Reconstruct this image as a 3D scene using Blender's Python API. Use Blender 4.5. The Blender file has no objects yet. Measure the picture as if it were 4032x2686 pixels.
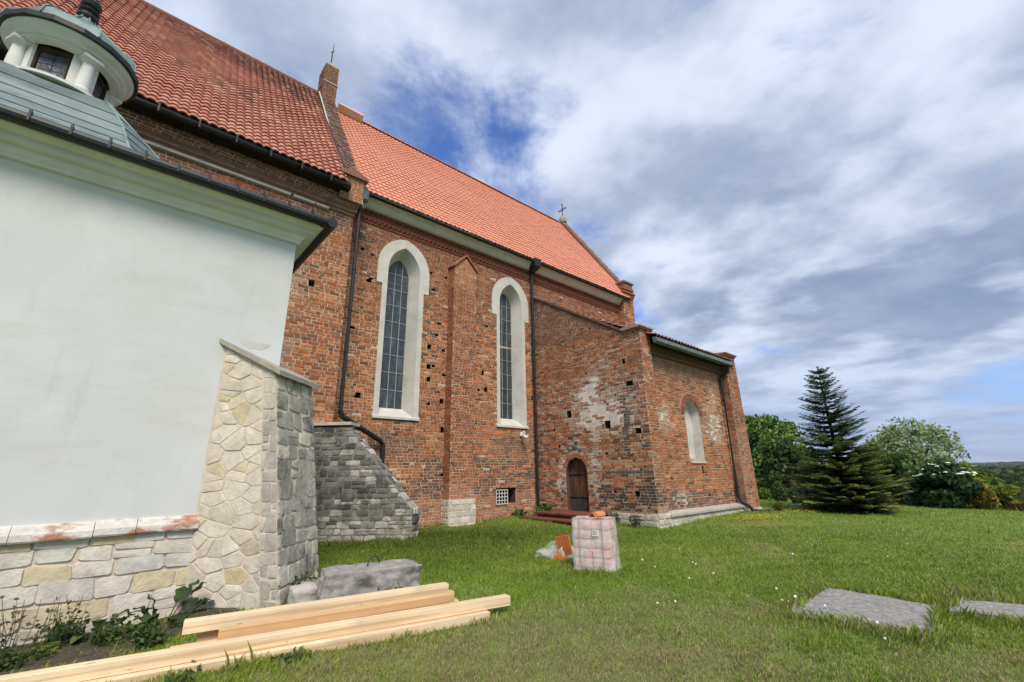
import bpy, bmesh, math, random
import numpy as np
from mathutils import Vector, Matrix, noise as mnoise

random.seed(7); RNG = np.random.default_rng(7)
scene = bpy.context.scene
COL = scene.collection

# ------------------------------------------------------------------ camera
HEAD, PITCH, ROLL = math.radians(48.528), math.radians(16.675), math.radians(-0.855)
def head2world(v):
    sh, ch = math.sin(HEAD), math.cos(HEAD)
    return Vector((sh*v[0]+ch*v[1], -ch*v[0]+sh*v[1], v[2]))
r0 = Vector((1, 0, 0)); f0 = Vector((0, math.cos(PITCH), math.sin(PITCH))); u0 = r0.cross(f0)
r2 = math.cos(ROLL)*r0+math.sin(ROLL)*u0; u2 = -math.sin(ROLL)*r0+math.cos(ROLL)*u0
cr, cu, cf = head2world(r2), head2world(u2), head2world(f0)
CAM = Vector((0, 0, 1.6))
cam_data = bpy.data.cameras.new('camera'); cam = bpy.data.objects.new('camera', cam_data); COL.objects.link(cam)
cam_data.sensor_width = 36; cam_data.lens = 15.6175; cam_data.clip_start = 0.05; cam_data.clip_end = 30000
cam.matrix_world = Matrix(((cr.x, cu.x, -cf.x, CAM.x), (cr.y, cu.y, -cf.y, CAM.y), (cr.z, cu.z, -cf.z, CAM.z), (0, 0, 0, 1)))
scene.camera = cam

# ------------------------------------------------------------------ sky, sun, exposure
SUN_EL, SUN_AZ = math.radians(50), math.radians(205)      # compass azimuth, world Y is north
world = bpy.data.worlds.new('World'); scene.world = world; world.use_nodes = True
def build_world():
    nt = world.node_tree; nt.nodes.clear(); N = nt.nodes.new; L = nt.links.new
    def math_(op, a, b=None, c=None, clamp=False):
        n = N('ShaderNodeMath'); n.operation = op; n.use_clamp = clamp
        for i, x in enumerate((a, b, c)):
            if x is None: continue
            if hasattr(x, 'links'): L(x, n.inputs[i])
            else: n.inputs[i].default_value = x
        return n.outputs[0]
    def ss(x, lo, hi):
        n = N('ShaderNodeMapRange'); n.interpolation_type = 'SMOOTHSTEP'
        L(x, n.inputs[0]); n.inputs[1].default_value = lo; n.inputs[2].default_value = hi; return n.outputs[0]
    def mixc(f, a, b):
        n = N('ShaderNodeMix'); n.data_type = 'RGBA'
        for s, x in ((0, f), (6, a), (7, b)):
            if hasattr(x, 'links'): L(x, n.inputs[s])
            else: n.inputs[s].default_value = x if s == 0 else (*x, 1)
        return n.outputs[2]
    sky = N('ShaderNodeTexSky'); sky.sky_type = 'NISHITA'; sky.sun_disc = False
    sky.sun_elevation = SUN_EL; sky.sun_rotation = SUN_AZ; sky.air_density = 1.0; sky.dust_density = 0.6; sky.ozone_density = 2.0
    tc = N('ShaderNodeTexCoord'); sep = N('ShaderNodeSeparateXYZ'); L(tc.outputs['Generated'], sep.inputs[0])
    z = math_('MAXIMUM', sep.outputs[2], 0.0)
    d = math_('ADD', z, 0.14)
    comb = N('ShaderNodeCombineXYZ')
    L(math_('DIVIDE', sep.outputs[0], d), comb.inputs[0]); L(math_('DIVIDE', sep.outputs[1], d), comb.inputs[1])
    def noi(scale, det, rough, dist, loc, sc=(1, 1, 1)):
        mp = N('ShaderNodeMapping'); mp.inputs['Location'].default_value = loc; mp.inputs['Scale'].default_value = sc
        mp.inputs['Rotation'].default_value = (0, 0, 0.6)
        L(comb.outputs[0], mp.inputs[0]); n = N('ShaderNodeTexNoise'); n.inputs['Scale'].default_value = scale
        n.inputs['Detail'].default_value = det; n.inputs['Roughness'].default_value = rough; n.inputs['Distortion'].default_value = dist
        L(mp.outputs[0], n.inputs['Vector']); return n.outputs['Fac']
    n1 = noi(1.0, 10, 0.63, 0.2, (2.43, 1.58, 0)); n2 = noi(0.45, 3, 0.5, 0.2, (1.23, 6.08, 0))
    n3 = noi(1.0, 5, 0.5, 0.1, (11.0, 5.0, 2.0)); n4 = noi(2.4, 8, 0.54, 0.05, (1.0, 8.0, 3.0))
    cov = math_('ADD', math_('MULTIPLY', n1, 0.65), math_('MULTIPLY', n2, 0.5))
    mask = ss(cov, 0.45, 0.56)
    shade = math_('ADD', math_('MULTIPLY', n3, 0.55), math_('MULTIPLY', n4, 0.47))
    thick = ss(shade, 0.41, 0.58)
    cloud = mixc(thick, (4.7, 5.3, 6.4), (1.6, 2.15, 3.25))
    edge = ss(cov, 0.70, 0.50)
    cloud = mixc(math_('MULTIPLY', edge, 0.30), cloud, (5.3, 5.8, 6.6))
    blue = N('ShaderNodeMix'); blue.data_type = 'RGBA'; blue.blend_type = 'MULTIPLY'; blue.inputs[0].default_value = 1
    L(sky.outputs[0], blue.inputs[6]); blue.inputs[7].default_value = (.62, .84, 1.30, 1)
    col = mixc(mask, blue.outputs[2], cloud)
    low = ss(sep.outputs[2], 0.0, 0.30)
    col = mixc(math_('ADD', math_('MULTIPLY', low, .72), .28), (2.5, 3.2, 4.7), col)
    bg = N('ShaderNodeBackground'); bg.inputs['Strength'].default_value = 0.1; L(col, bg.inputs['Color'])
    out = N('ShaderNodeOutputWorld'); L(bg.outputs[0], out.inputs['Surface'])
build_world()
sun_data = bpy.data.lights.new('sun', 'SUN'); sun_data.energy = 2.4; sun_data.angle = math.radians(22); sun_data.color = (1, 0.91, 0.78)
sun = bpy.data.objects.new('sun', sun_data); COL.objects.link(sun); sun.location = (0, -20, 40)
sd = Vector((math.sin(SUN_AZ)*math.cos(SUN_EL), math.cos(SUN_AZ)*math.cos(SUN_EL), math.sin(SUN_EL)))
sun.rotation_euler = sd.to_track_quat('Z', 'Y').to_euler()
scene.view_settings.view_transform = 'Standard'; scene.view_settings.look = 'None'
scene.view_settings.gamma = 1; scene.view_settings.use_curve_mapping = False; scene.view_settings.exposure = 0.68
scene.render.resolution_x = 1024; scene.render.resolution_y = 682

# ------------------------------------------------------------------ helpers
def nz(x, y=0, z=0, s=1.0): return mnoise.noise(Vector((x*s, y*s, z*s)))      # about -1..1
def clamp(x, a=0.0, b=1.0): return a if x < a else b if x > b else x
def sstep(x, a, b): t = clamp((x-a)/(b-a)); return t*t*(3-2*t)
def mixv(a, b, t): return tuple(a[i]*(1-t)+b[i]*t for i in range(3))
class MB:
    """collects vertices, faces and a colour per vertex; build() makes ONE mesh object"""
    def __init__(s): s.v = []; s.f = []; s.c = []; s.n = 0
    def add(s, verts, faces, col=(.5, .5, .5)):
        n = s.n; s.v.extend(verts); s.f.extend([tuple(i+n for i in f) for f in faces])
        if col and isinstance(col[0], (tuple, list)): s.c.extend(col)
        else: s.c.extend([col]*len(verts))
        s.n += len(verts)
    def box(s, a, b, col=(.5, .5, .5), M=None):
        x0, y0, z0 = a; x1, y1, z1 = b
        v = [(x0, y0, z0), (x1, y0, z0), (x1, y1, z0), (x0, y1, z0), (x0, y0, z1), (x1, y0, z1), (x1, y1, z1), (x0, y1, z1)]
        if M is not None: v = [tuple(M@Vector(p)) for p in v]
        s.add(v, [(3, 2, 1, 0), (4, 5, 6, 7), (0, 1, 5, 4), (1, 2, 6, 5), (2, 3, 7, 6), (3, 0, 4, 7)], col)
    def tube(s, pts, rad, seg=10, col=(.5, .5, .5), caps=True):
        pts = [Vector(p) for p in pts]; rings = []
        for i, p in enumerate(pts):
            t = (pts[min(i+1, len(pts)-1)]-pts[max(i-1, 0)]).normalized()
            a = t.cross(Vector((0, 0, 1)));
            if a.length < 1e-3: a = t.cross(Vector((0, 1, 0)))
            a.normalize(); b = t.cross(a); r = rad[i] if isinstance(rad, (list, tuple)) else rad
            rings.append([tuple(p+(a*math.cos(2*math.pi*k/seg)+b*math.sin(2*math.pi*k/seg))*r) for k in range(seg)])
        v = [q for rg in rings for q in rg]; f = []
        for i in range(len(pts)-1):
            for k in range(seg):
                f.append((i*seg+k, (i+1)*seg+k, (i+1)*seg+(k+1) % seg, i*seg+(k+1) % seg))
        if caps: f.append(tuple(range(seg))); f.append(tuple(reversed(range((len(pts)-1)*seg, len(pts)*seg))))
        s.add(v, f, col)
    def lathe(s, prof, cx, cy, seg=32, col=(.5, .5, .5), rot=0.0, caps=False):
        v = []; f = []
        for r, z in prof:
            for k in range(seg):
                a = rot+2*math.pi*k/seg; v.append((cx+r*math.cos(a), cy+r*math.sin(a), z))
        for i in range(len(prof)-1):
            for k in range(seg):
                f.append((i*seg+k, i*seg+(k+1) % seg, (i+1)*seg+(k+1) % seg, (i+1)*seg+k))
        if caps: f.append(tuple(reversed(range(seg)))); f.append(tuple(range((len(prof)-1)*seg, len(prof)*seg)))
        s.add(v, f, col)
    def prism(s, poly, axis, a, b, col=(.5, .5, .5)):
        """poly in the other two axes, extruded along axis between a and b"""
        n = len(poly)
        def P(p, t): return (t, p[0], p[1]) if axis == 'x' else (p[0], t, p[1]) if axis == 'y' else (p[0], p[1], t)
        v = [P(p, a) for p in poly]+[P(p, b) for p in poly]
        f = [tuple(range(n)), tuple(reversed(range(n, 2*n)))]+[(i, i+n, (i+1) % n+n, (i+1) % n) for i in range(n)]
        s.add(v, f, col)
    def mesh(s, name, smooth=False):
        me = bpy.data.meshes.new(name); me.from_pydata(s.v, [], s.f)
        at = me.color_attributes.new('Col', 'FLOAT_COLOR', 'POINT')
        c = np.ones((len(s.v), 4), np.float32); c[:, :3] = np.array(s.c, np.float32).reshape(-1, 3); at.data.foreach_set('color', c.ravel())
        if smooth: me.polygons.foreach_set('use_smooth', [True]*len(me.polygons))
        me.update(); return me
    def build(s, name, mat, parent=None, smooth=False, fixn=True):
        me = s.mesh(name, smooth)
        if fixn:
            bm = bmesh.new(); bm.from_mesh(me); bmesh.ops.recalc_face_normals(bm, faces=bm.faces); bm.to_mesh(me); bm.free()
        return link(name, me, mat, parent)
def root_of(o):
    while o.parent: o = o.parent
    return o
def link(name, me, mat, parent=None):
    if mat is not None and len(me.materials) == 0: me.materials.append(mat)
    o = bpy.data.objects.new(name, me); COL.objects.link(o)
    if parent is not None:
        o.parent = parent
        if parent.parent is None and parent.type == 'EMPTY': o.location = -parent.location
    return o
def thing(name, label, cat, loc, group=None):
    o = bpy.data.objects.new(name, None); COL.objects.link(o); o.location = loc; o.empty_display_size = .2
    return tag(o, label, cat, group)
def tag(o, label, cat, group=None):
    o['label'] = label; o['category'] = cat
    if group: o['group'] = group
    return o
def kind(o, k): o['kind'] = k; return o
def set_origin(o, p):
    """move a parentless mesh object's origin to p, geometry stays put"""
    p = Vector(p); o.data.transform(Matrix.Translation(-p)); o.location = p; return o

# ------------------------------------------------------------------ materials
def material(name, rough=0.85, colour=None, noise_amt=0.25, noise_scale=6.0, bump=0.3, bump_scale=40.0, metallic=0.0, spec=0.3, attr=True, extra=None):
    m = bpy.data.materials.new(name); m.use_nodes = True; nt = m.node_tree; b = nt.nodes['Principled BSDF']
    N = nt.nodes.new; L = nt.links.new
    b.inputs['Roughness'].default_value = rough; b.inputs['Metallic'].default_value = metallic; b.inputs['Specular IOR Level'].default_value = spec
    if attr and colour is None:
        a = N('ShaderNodeAttribute'); a.attribute_name = 'Col'; src = a.outputs['Color']
    else:
        a = N('ShaderNodeRGB'); a.outputs[0].default_value = (*colour, 1); src = a.outputs[0]
    tc = N('ShaderNodeTexCoord')
    if noise_amt > 0:
        n = N('ShaderNodeTexNoise'); n.inputs['Scale'].default_value = noise_scale; n.inputs['Detail'].default_value = 8; n.inputs['Roughness'].default_value = 0.65
        L(tc.outputs['Object'], n.inputs['Vector'])
        mr = N('ShaderNodeMapRange'); mr.inputs[1].default_value = 0.3; mr.inputs[2].default_value = 0.7; mr.inputs[3].default_value = 1-noise_amt; mr.inputs[4].default_value = 1+noise_amt
        L(n.outputs['Fac'], mr.inputs[0])
        mx = N('ShaderNodeMix'); mx.data_type = 'RGBA'; mx.blend_type = 'MULTIPLY'; mx.inputs[0].default_value = 1
        L(src, mx.inputs[6]); L(mr.outputs[0], mx.inputs[7]); src = mx.outputs[2]
    if extra: src = extra(nt, tc, src)
    L(src, b.inputs['Base Color'])
    if bump > 0:
        n2 = N('ShaderNodeTexNoise'); n2.inputs['Scale'].default_value = bump_scale; n2.inputs['Detail'].default_value = 6; n2.inputs['Roughness'].default_value = 0.7
        L(tc.outputs['Object'], n2.inputs['Vector'])
        bp = N('ShaderNodeBump'); bp.inputs['Strength'].default_value = bump; bp.inputs['Distance'].default_value = 0.03
        L(n2.outputs['Fac'], bp.inputs['Height']); L(bp.outputs[0], b.inputs['Normal'])
    return m
def overlay(colour, scale, lo, hi, amt=1.0, stretch=(1, 1, 1), detail=6, loc=(0, 0, 0)):
    """stains with a shape of their own: noise patches of another colour"""
    def fn(nt, tc, src):
        N = nt.nodes.new; L = nt.links.new
        mp = N('ShaderNodeMapping'); mp.inputs['Scale'].default_value = stretch; mp.inputs['Location'].default_value = loc; L(tc.outputs['Object'], mp.inputs[0])
        n = N('ShaderNodeTexNoise'); n.inputs['Scale'].default_value = scale; n.inputs['Detail'].default_value = detail; n.inputs['Roughness'].default_value = 0.65
        L(mp.outputs[0], n.inputs['Vector'])
        mr = N('ShaderNodeMapRange'); mr.interpolation_type = 'SMOOTHSTEP'; mr.inputs[1].default_value = lo; mr.inputs[2].default_value = hi; mr.inputs[4].default_value = amt
        L(n.outputs['Fac'], mr.inputs[0])
        mx = N('ShaderNodeMix'); mx.data_type = 'RGBA'; L(mr.outputs[0], mx.inputs[0]); L(src, mx.inputs[6]); mx.inputs[7].default_value = (*colour, 1)
        return mx.outputs[2]
    return fn
def chain(*fs):
    def fn(nt, tc, src):
        for f in fs: src = f(nt, tc, src)
        return src
    return fn
def leafmat(name, trans=0.35):
    m = bpy.data.materials.new(name); m.use_nodes = True; nt = m.node_tree; nt.nodes.clear(); N = nt.nodes.new; L = nt.links.new
    a = N('ShaderNodeAttribute'); a.attribute_name = 'Col'
    d = N('ShaderNodeBsdfPrincipled'); d.inputs['Roughness'].default_value = .6; d.inputs['Specular IOR Level'].default_value = .25; L(a.outputs['Color'], d.inputs['Base Color'])
    t = N('ShaderNodeBsdfTranslucent'); L(a.outputs['Color'], t.inputs['Color'])
    mx = N('ShaderNodeMixShader'); mx.inputs[0].default_value = trans; L(d.outputs[0], mx.inputs[1]); L(t.outputs[0], mx.inputs[2])
    o = N('ShaderNodeOutputMaterial'); L(mx.outputs[0], o.inputs[0]); return m
M = {}
M['brick'] = material('brick', .92, noise_amt=.28, noise_scale=14, bump=.5, bump_scale=60, extra=chain(overlay((.055, .04, .035), 2.3, .60, .78, .45), overlay((.50, .42, .34), 5.0, .66, .80, .35)))
M['mortar'] = material('mortar', .95, noise_amt=.3, noise_scale=3, bump=.5, bump_scale=50, extra=overlay((.24, .17, .13), 1.3, .48, .72, .6))
M['tile'] = material('roof_tile', .8, noise_amt=.16, noise_scale=9, bump=.15, bump_scale=50)
M['tile_old'] = material('old_roof_tile', .85, noise_amt=.22, noise_scale=9, bump=.25, bump_scale=50, extra=overlay((.07, .045, .04), 1.1, .58, .78, .3, stretch=(1, .45, .45)))
M['render_white'] = material('white_render', .9, (.60, .62, .625), noise_amt=.07, noise_scale=.8, bump=.12, bump_scale=14, extra=chain(overlay((.54, .555, .52), .55, .46, .70, .7), overlay((.65, .67, .675), 1.3, .52, .75, .6), overlay((.46, .46, .42), 2.2, .58, .78, .4, stretch=(1.8, 1, .3)), overlay((.52, .51, .45), .9, .55, .72, .5, stretch=(.5, 1, 1.6))))
M['cornice'] = material('cornice_plaster', .9, (.64, .645, .615), noise_amt=.1, noise_scale=2, bump=.15, bump_scale=20, extra=overlay((.52, .51, .45), 1.8, .5, .76, .45, stretch=(.6, 2, 4)))
M['frame_plaster'] = material('window_plaster', .92, (.55, .53, .48), noise_amt=.14, noise_scale=2.2, bump=.25, bump_scale=25, extra=overlay((.36, .35, .32), 1.6, .52, .76, .55))
M['stone'] = material('limestone', .9, noise_amt=.2, noise_scale=6, bump=.55, bump_scale=18, extra=overlay((.40, .365, .29), 3.4, .58, .80, .3))
M['stone_dark'] = material('weathered_stone', .93, noise_amt=.38, noise_scale=5, bump=.7, bump_scale=16, extra=chain(overlay((.035, .035, .034), 2.2, .5, .68, .7), overlay((.42, .41, .38), 4.0, .62, .76, .5)))
M['stone_mortar'] = material('stone_mortar', .95, (.60, .53, .44), noise_amt=.2, noise_scale=5, bump=.4, bump_scale=40)
M['stone_mortar_dark'] = material('dark_stone_mortar', .95, (.24, .235, .22), noise_amt=.3, noise_scale=5, bump=.4, bump_scale=40)
M['concrete'] = material('grey_concrete', .93, (.32, .30, .28), noise_amt=.35, noise_scale=9, bump=.8, bump_scale=22, extra=chain(overlay((.14, .13, .12), 4, .52, .72, .6), overlay((.5, .48, .44), 8, .6, .75, .6)))
M['slab'] = material('slab_stone', .92, (.30, .29, .275), noise_amt=.35, noise_scale=16, bump=.9, bump_scale=26, extra=chain(overlay((.14, .135, .12), 7, .52, .7, .6), overlay((.55, .54, .51), 16, .58, .70, .65), overlay((.20, .21, .13), 2.6, .58, .74, .5)))
M['timber'] = material('sawn_timber', .7, noise_amt=.14, noise_scale=2, bump=.12, bump_scale=60, extra=chain(overlay((.52, .33, .16), 3.5, .46, .60, .75, stretch=(.10, 8, 8)), overlay((.30, .16, .08), 5.0, .70, .74, .75, stretch=(1.0, 3, 3), detail=2), overlay((.40, .33, .25), 1.6, .55, .75, .4)))
M['oldwood'] = material('old_wood', .85, noise_amt=.4, noise_scale=4, bump=.5, bump_scale=30, extra=chain(overlay((.012, .009, .007), 3, .45, .7, .7, stretch=(6, 6, .5)), overlay((.25, .13, .04), 2.2, .60, .68, .85, stretch=(9, 9, .45))))
M['copper'] = material('copper_patina', .6, noise_amt=.18, noise_scale=2.4, bump=.1, bump_scale=8, metallic=.0, spec=.4, extra=chain(overlay((.09, .115, .13), 1.0, .45, .62, .85, stretch=(1, 1, 1.8)), overlay((.25, .33, .305), 2.2, .58, .76, .6)))
M['black'] = material('black_metal', .5, (.016, .018, .019), noise_amt=.25, noise_scale=8, bump=.05, spec=.4)
M['zinc'] = material('weathered_metal', .55, (.10, .14, .14), noise_amt=.3, noise_scale=5, bump=.05, spec=.4)
M['iron'] = material('iron', .7, (.05, .045, .04), noise_amt=.4, noise_scale=9, bump=.2)
M['glass'] = material('leaded_glass', .22, (.038, .048, .058), noise_amt=.5, noise_scale=7, bump=.35, bump_scale=11, spec=.6, extra=overlay((.11, .13, .145), 4.0, .50, .70, .7, stretch=(1, 1, .35)))
M['bars'] = material('window_bars', .6, (.33, .36, .34), noise_amt=.2, noise_scale=8, bump=0)
M['whitepaint'] = material('white_paint', .6, (.75, .75, .72), noise_amt=.08, noise_scale=6, bump=0)
M['dark'] = material('dark_void', .95, (.012, .011, .010), noise_amt=.2, noise_scale=6, bump=0)
M['step'] = material('red_step', .8, (.17, .055, .036), noise_amt=.3, noise_scale=4, bump=.3, bump_scale=30, extra=overlay((.28, .17, .12), 3, .55, .75, .5))
M['clay'] = material('new_clay', .75, noise_amt=.12, noise_scale=8, bump=.1, bump_scale=40)
M['leaf'] = leafmat('leaf'); M['needle'] = leafmat('needle', .3); M['blade'] = leafmat('grass_blade', .3)
M['bark'] = material('bark', .92, (.075, .06, .045), noise_amt=.45, noise_scale=9, bump=.8, bump_scale=18)
M['petal'] = material('petal', .8, (.80, .79, .70), noise_amt=.1, noise_scale=20, bump=0)
M['puff'] = material('seed_head', .95, (.72, .71, .66), noise_amt=.1, noise_scale=60, bump=0)

# ------------------------------------------------------------------ terrain height
CTRL = [(5.8, 10.3, .11), (8.8, 13, .04), (12, 12.9, .11), (12.7, 7.85, -.01), (16, 8, .06), (19.7, 7.85, .12), (1.9, 6.4, .03), (2.7, 7.3, .18), (0, 7.3, -.03), (-2, 7.3, -.03),
        (6.4, 5.2, 0), (3, 4.5, 0), (7, 1.7, 0), (0, 0, 0), (4, -4, 0), (21.5, 5.3, .02), (27, 3, 0), (10, 4, 0), (15, 4, 0), (20, -4, -.1), (12, -2, 0), (32, 12, 0), (25, 12, .1), (4.5, 11.7, .02), (0, 12, .0)]
def lawn_edge(x, y):
    """signed distance past the far edge of the lawn terrace (positive = beyond)"""
    return x-(25.6+0.42*max(-4, min(y, 14))+0.02*y*y*(1 if y < 0 else 0))
def gz(x, y):
    w = 0; s = 0
    if -14 < x < 40 and -14 < y < 24:
        for cx, cy, cz in CTRL:
            d2 = (x-cx)**2+(y-cy)**2+.15; q = 1/(d2*d2); w += q; s += q*cz
        s /= w; s += .014*math.sin(x*.9+1.3*math.sin(y*.7))*math.cos(y*.8)
    e = lawn_edge(x, y)
    if e > 0: s -= 1.2*sstep(e, 0, 6)+min(8.5, .045*max(0, e-5))
    r = math.hypot(x, y)
    if r > 700: s += 52*sstep(r, 1500, 5600)*(1.0+.25*nz(math.atan2(y, x)*6, 0, 1))
    return s

# ------------------------------------------------------------------ brick walls
def poly_span(poly, v):
    xs = []
    n = len(poly)
    for i in range(n):
        (u0_, v0_), (u1_, v1_) = poly[i], poly[(i+1) % n]
        if (v0_ <= v) != (v1_ <= v): xs.append(u0_+(u1_-u0_)*(v-v0_)/(v1_-v0_))
    xs.sort(); return [(xs[i], xs[i+1]) for i in range(0, len(xs)-1, 2)]
def subtract(spans, cuts):
    for c0, c1 in cuts:
        out = []
        for a, b in spans:
            if c1 <= a or c0 >= b: out.append((a, b))
            else:
                if c0 > a: out.append((a, c0))
                if c1 < b: out.append((c1, b))
        spans = out
    return spans
PAL = [(.40, .14, .058), (.45, .175, .070), (.35, .120, .056), (.28, .105, .056), (.48, .21, .094), (.39, .16, .08), (.20, .092, .06), (.44, .155, .06)]
class Wall:
    """a plane of mortar with real bricks standing proud of it"""
    def __init__(s, O, U, N, outline, holes=(), course=.088, seed=0, tint=None, lean=0.0):
        s.O = Vector((O[0], O[1], 0)); s.U = Vector((U[0], U[1], 0)).normalized(); s.N = Vector((N[0], N[1], 0)).normalized()
        s.outline = outline; s.holes = list(holes); s.course = course; s.rng = random.Random(seed); s.tint = tint; s.seed = seed; s.lean = lean
        vs = [p[1] for p in outline]; s.v0, s.v1 = min(vs), max(vs); s.bricks = []
        s.mb = MB(); s.make()
    def P(s, u, v, w=0.0):
        q = s.O+s.U*u+s.N*(w-s.lean*(v-s.v0)); return (q.x, q.y, v)
    def spans(s, v): return poly_span(s.outline, v)
    def cuts(s, v):
        c = []
        for h in s.holes: c += poly_span(h, v)
        return c
    def make(s):
        rng = s.rng; nC = int(math.ceil((s.v1-s.v0)/s.course)); J = .016
        for k in range(nC):
            v0 = s.v0+k*s.course; v1 = min(v0+s.course, s.v1); vm = (v0+v1)/2
            full = s.spans(vm); sp = subtract(full, s.cuts(vm))
            lo = subtract(s.spans(v0+1e-4), s.cuts(v0+1e-4)); hi = subtract(s.spans(v1-1e-4), s.cuts(v1-1e-4))
            same = len(lo) == len(hi) == len(sp)
            for i, (a, b) in enumerate(sp):
                la, lb = lo[i] if same else (a, b); ha, hb = hi[i] if same else (a, b)
                q = clamp(.55+.35*nz((a+b)*.4, vm*.5, s.seed)); mc = mixv((.62, .52, .37), (.43, .34, .235), q)
                if s.tint: mc = s.tint('mortar', (a+b)/2, vm, mc, rng)
                s.mb.add([s.P(la, v0), s.P(lb, v0), s.P(hb, v1), s.P(ha, v1)], [(0, 1, 2, 3)], mc)
            wob = lambda u: .006*nz(u*.6, k*.7, s.seed+5)
            for (fa, fb) in full:
                u = fa-rng.uniform(0, .3) if k % 2 else fa-rng.uniform(0, .12); kk = k
                while u < fb:
                    Lb = (.272 if (kk % 2) else .132)*s.course/.088*rng.uniform(.94, 1.05); kk += 1
                    a, b = u+J/2, u+Lb-J/2; u += Lb
                    for p0, p1 in subtract([(max(a, fa), min(b, fb))], s.cuts(vm)):
                        if p1-p0 < .03: continue
                        s.brick(p0, p1, v0+J/2+wob(p0), v1-J/2+wob(p0), rng)
    def brick(s, a, b, v0, v1, rng):
        um, vm = (a+b)/2, (v0+v1)/2
        t = nz(um*.33, vm*.33, s.seed*3.1); t2 = nz(um*1.1, vm*1.3, s.seed*1.7+9)
        c = PAL[int(clamp(rng.gauss(3.2+1.5*t+1.4*t2, 2.1), 0, 7.99))]
        if rng.random() < .07+.07*t: c = (.12, .075, .062)
        f = rng.uniform(.78, 1.22)*(1+.12*t2); c = tuple(x*f for x in c)
        if s.tint:
            c = s.tint('brick', um, vm, c, rng)
            if c is None: return
        w = rng.uniform(.005, .016); e = .004
        if rng.random() < .05: w = .001+rng.random()*.003
        P = s.P
        j = [rng.uniform(-.0025, .0025) for _ in range(4)]
        vs = [P(a, v0+j[0], -.02), P(b, v0+j[1], -.02), P(b, v1+j[2], -.02), P(a, v1+j[3], -.02),
              P(a+e, v0+e+j[0], w), P(b-e, v0+e+j[1], w+j[0]), P(b-e, v1-e+j[2], w), P(a+e, v1-e+j[3], w-j[1])]
        ctr = Vector(vs[4])-CAM; d2 = ctr.length_squared; cosv = max(0, -ctr.dot(s.N))/math.sqrt(d2)
        inside = ctr.dot(cf) > 0 and abs(ctr.dot(cr)/max(.1, ctr.dot(cf))) < 1.15
        s.bricks.append((vs, c, (b-a)*(v1-v0)*cosv/d2*(1 if inside else 0)))
BF = [(4, 5, 6, 7), (0, 1, 5, 4), (1, 2, 6, 5), (2, 3, 7, 6), (3, 0, 4, 7)]
def emit_walls(root, walls, limit=300, wall_mats=None):
    """each wall one part; the bricks that show largest are parts of it, the rest one part of the thing"""
    parts = []
    for i, w in enumerate(walls):
        parts.append(w.mb.build('wall', M['mortar'], root, fixn=False))
    allb = [(b[2], i, b) for i, w in enumerate(walls) for b in w.bricks]
    allb.sort(key=lambda t: -t[0])
    for sc, i, (vs, c, _) in allb[:limit]:
        m = MB(); m.add(vs, BF, c); o = link('brick', m.mesh('brick'), M['brick'], parts[i])
    rest = MB()
    for sc, i, (vs, c, _) in allb[limit:]: rest.add(vs, BF, c)
    if rest.n:
        o = rest.build('brick_courses', M['brick'], root, fixn=False); kind(o, 'stuff')
    return parts
def recess(root, wall, poly, depth, mat, name='putlog_hole'):
    """the lining of a hole in a wall: sides and back"""
    m = MB(); n = len(poly)
    v = [wall.P(u, z, 0) for u, z in poly]+[wall.P(u, z, -depth) for u, z in poly]
    m.add(v, [(i, (i+1) % n, (i+1) % n+n, i+n) for i in range(n)]+[tuple(range(n, 2*n))], (.10, .06, .045))
    return m.build(name, mat, root)
def rect(u0, u1, v0, v1): return [(u0, v0), (u1, v0), (u1, v1), (u0, v1)]
def putlogs(seed, us, vs, keep, size=.13, course=.088, base=0.0):
    rng = random.Random(seed); out = []
    for v in vs:
        for u in us:
            if rng.random() > keep: continue
            uu = u+rng.uniform(-.25, .25); vv = base+round((v+rng.uniform(-.12, .12)-base)/course)*course
            out.append(rect(uu, uu+size*rng.uniform(.8, 1.3), vv, vv+course*(1 if rng.random() < .7 else 1.6)))
    return out
def arch_pts(c, half, spring, apex, n=7, pointed=True):
    """outline of an arch from the left spring over the apex to the right spring"""
    pts = []
    if pointed:
        h = apex-spring; R = (half*half+h*h)/(2*half)
        for i in range(n+1):
            ang = math.acos((R-half)/R)*i/n if R > half else 0
            pts.append((c-half+R-R*math.cos(ang), spring+R*math.sin(ang)))
        pts += [(2*c-p[0], p[1]) for p in reversed(pts[:-1])]
    else:
        for i in range(2*n+1):
            a = math.pi-math.pi*i/(2*n); pts.append((c+half*math.cos(a), spring+(apex-spring)*math.sin(a)))
    return pts

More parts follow.
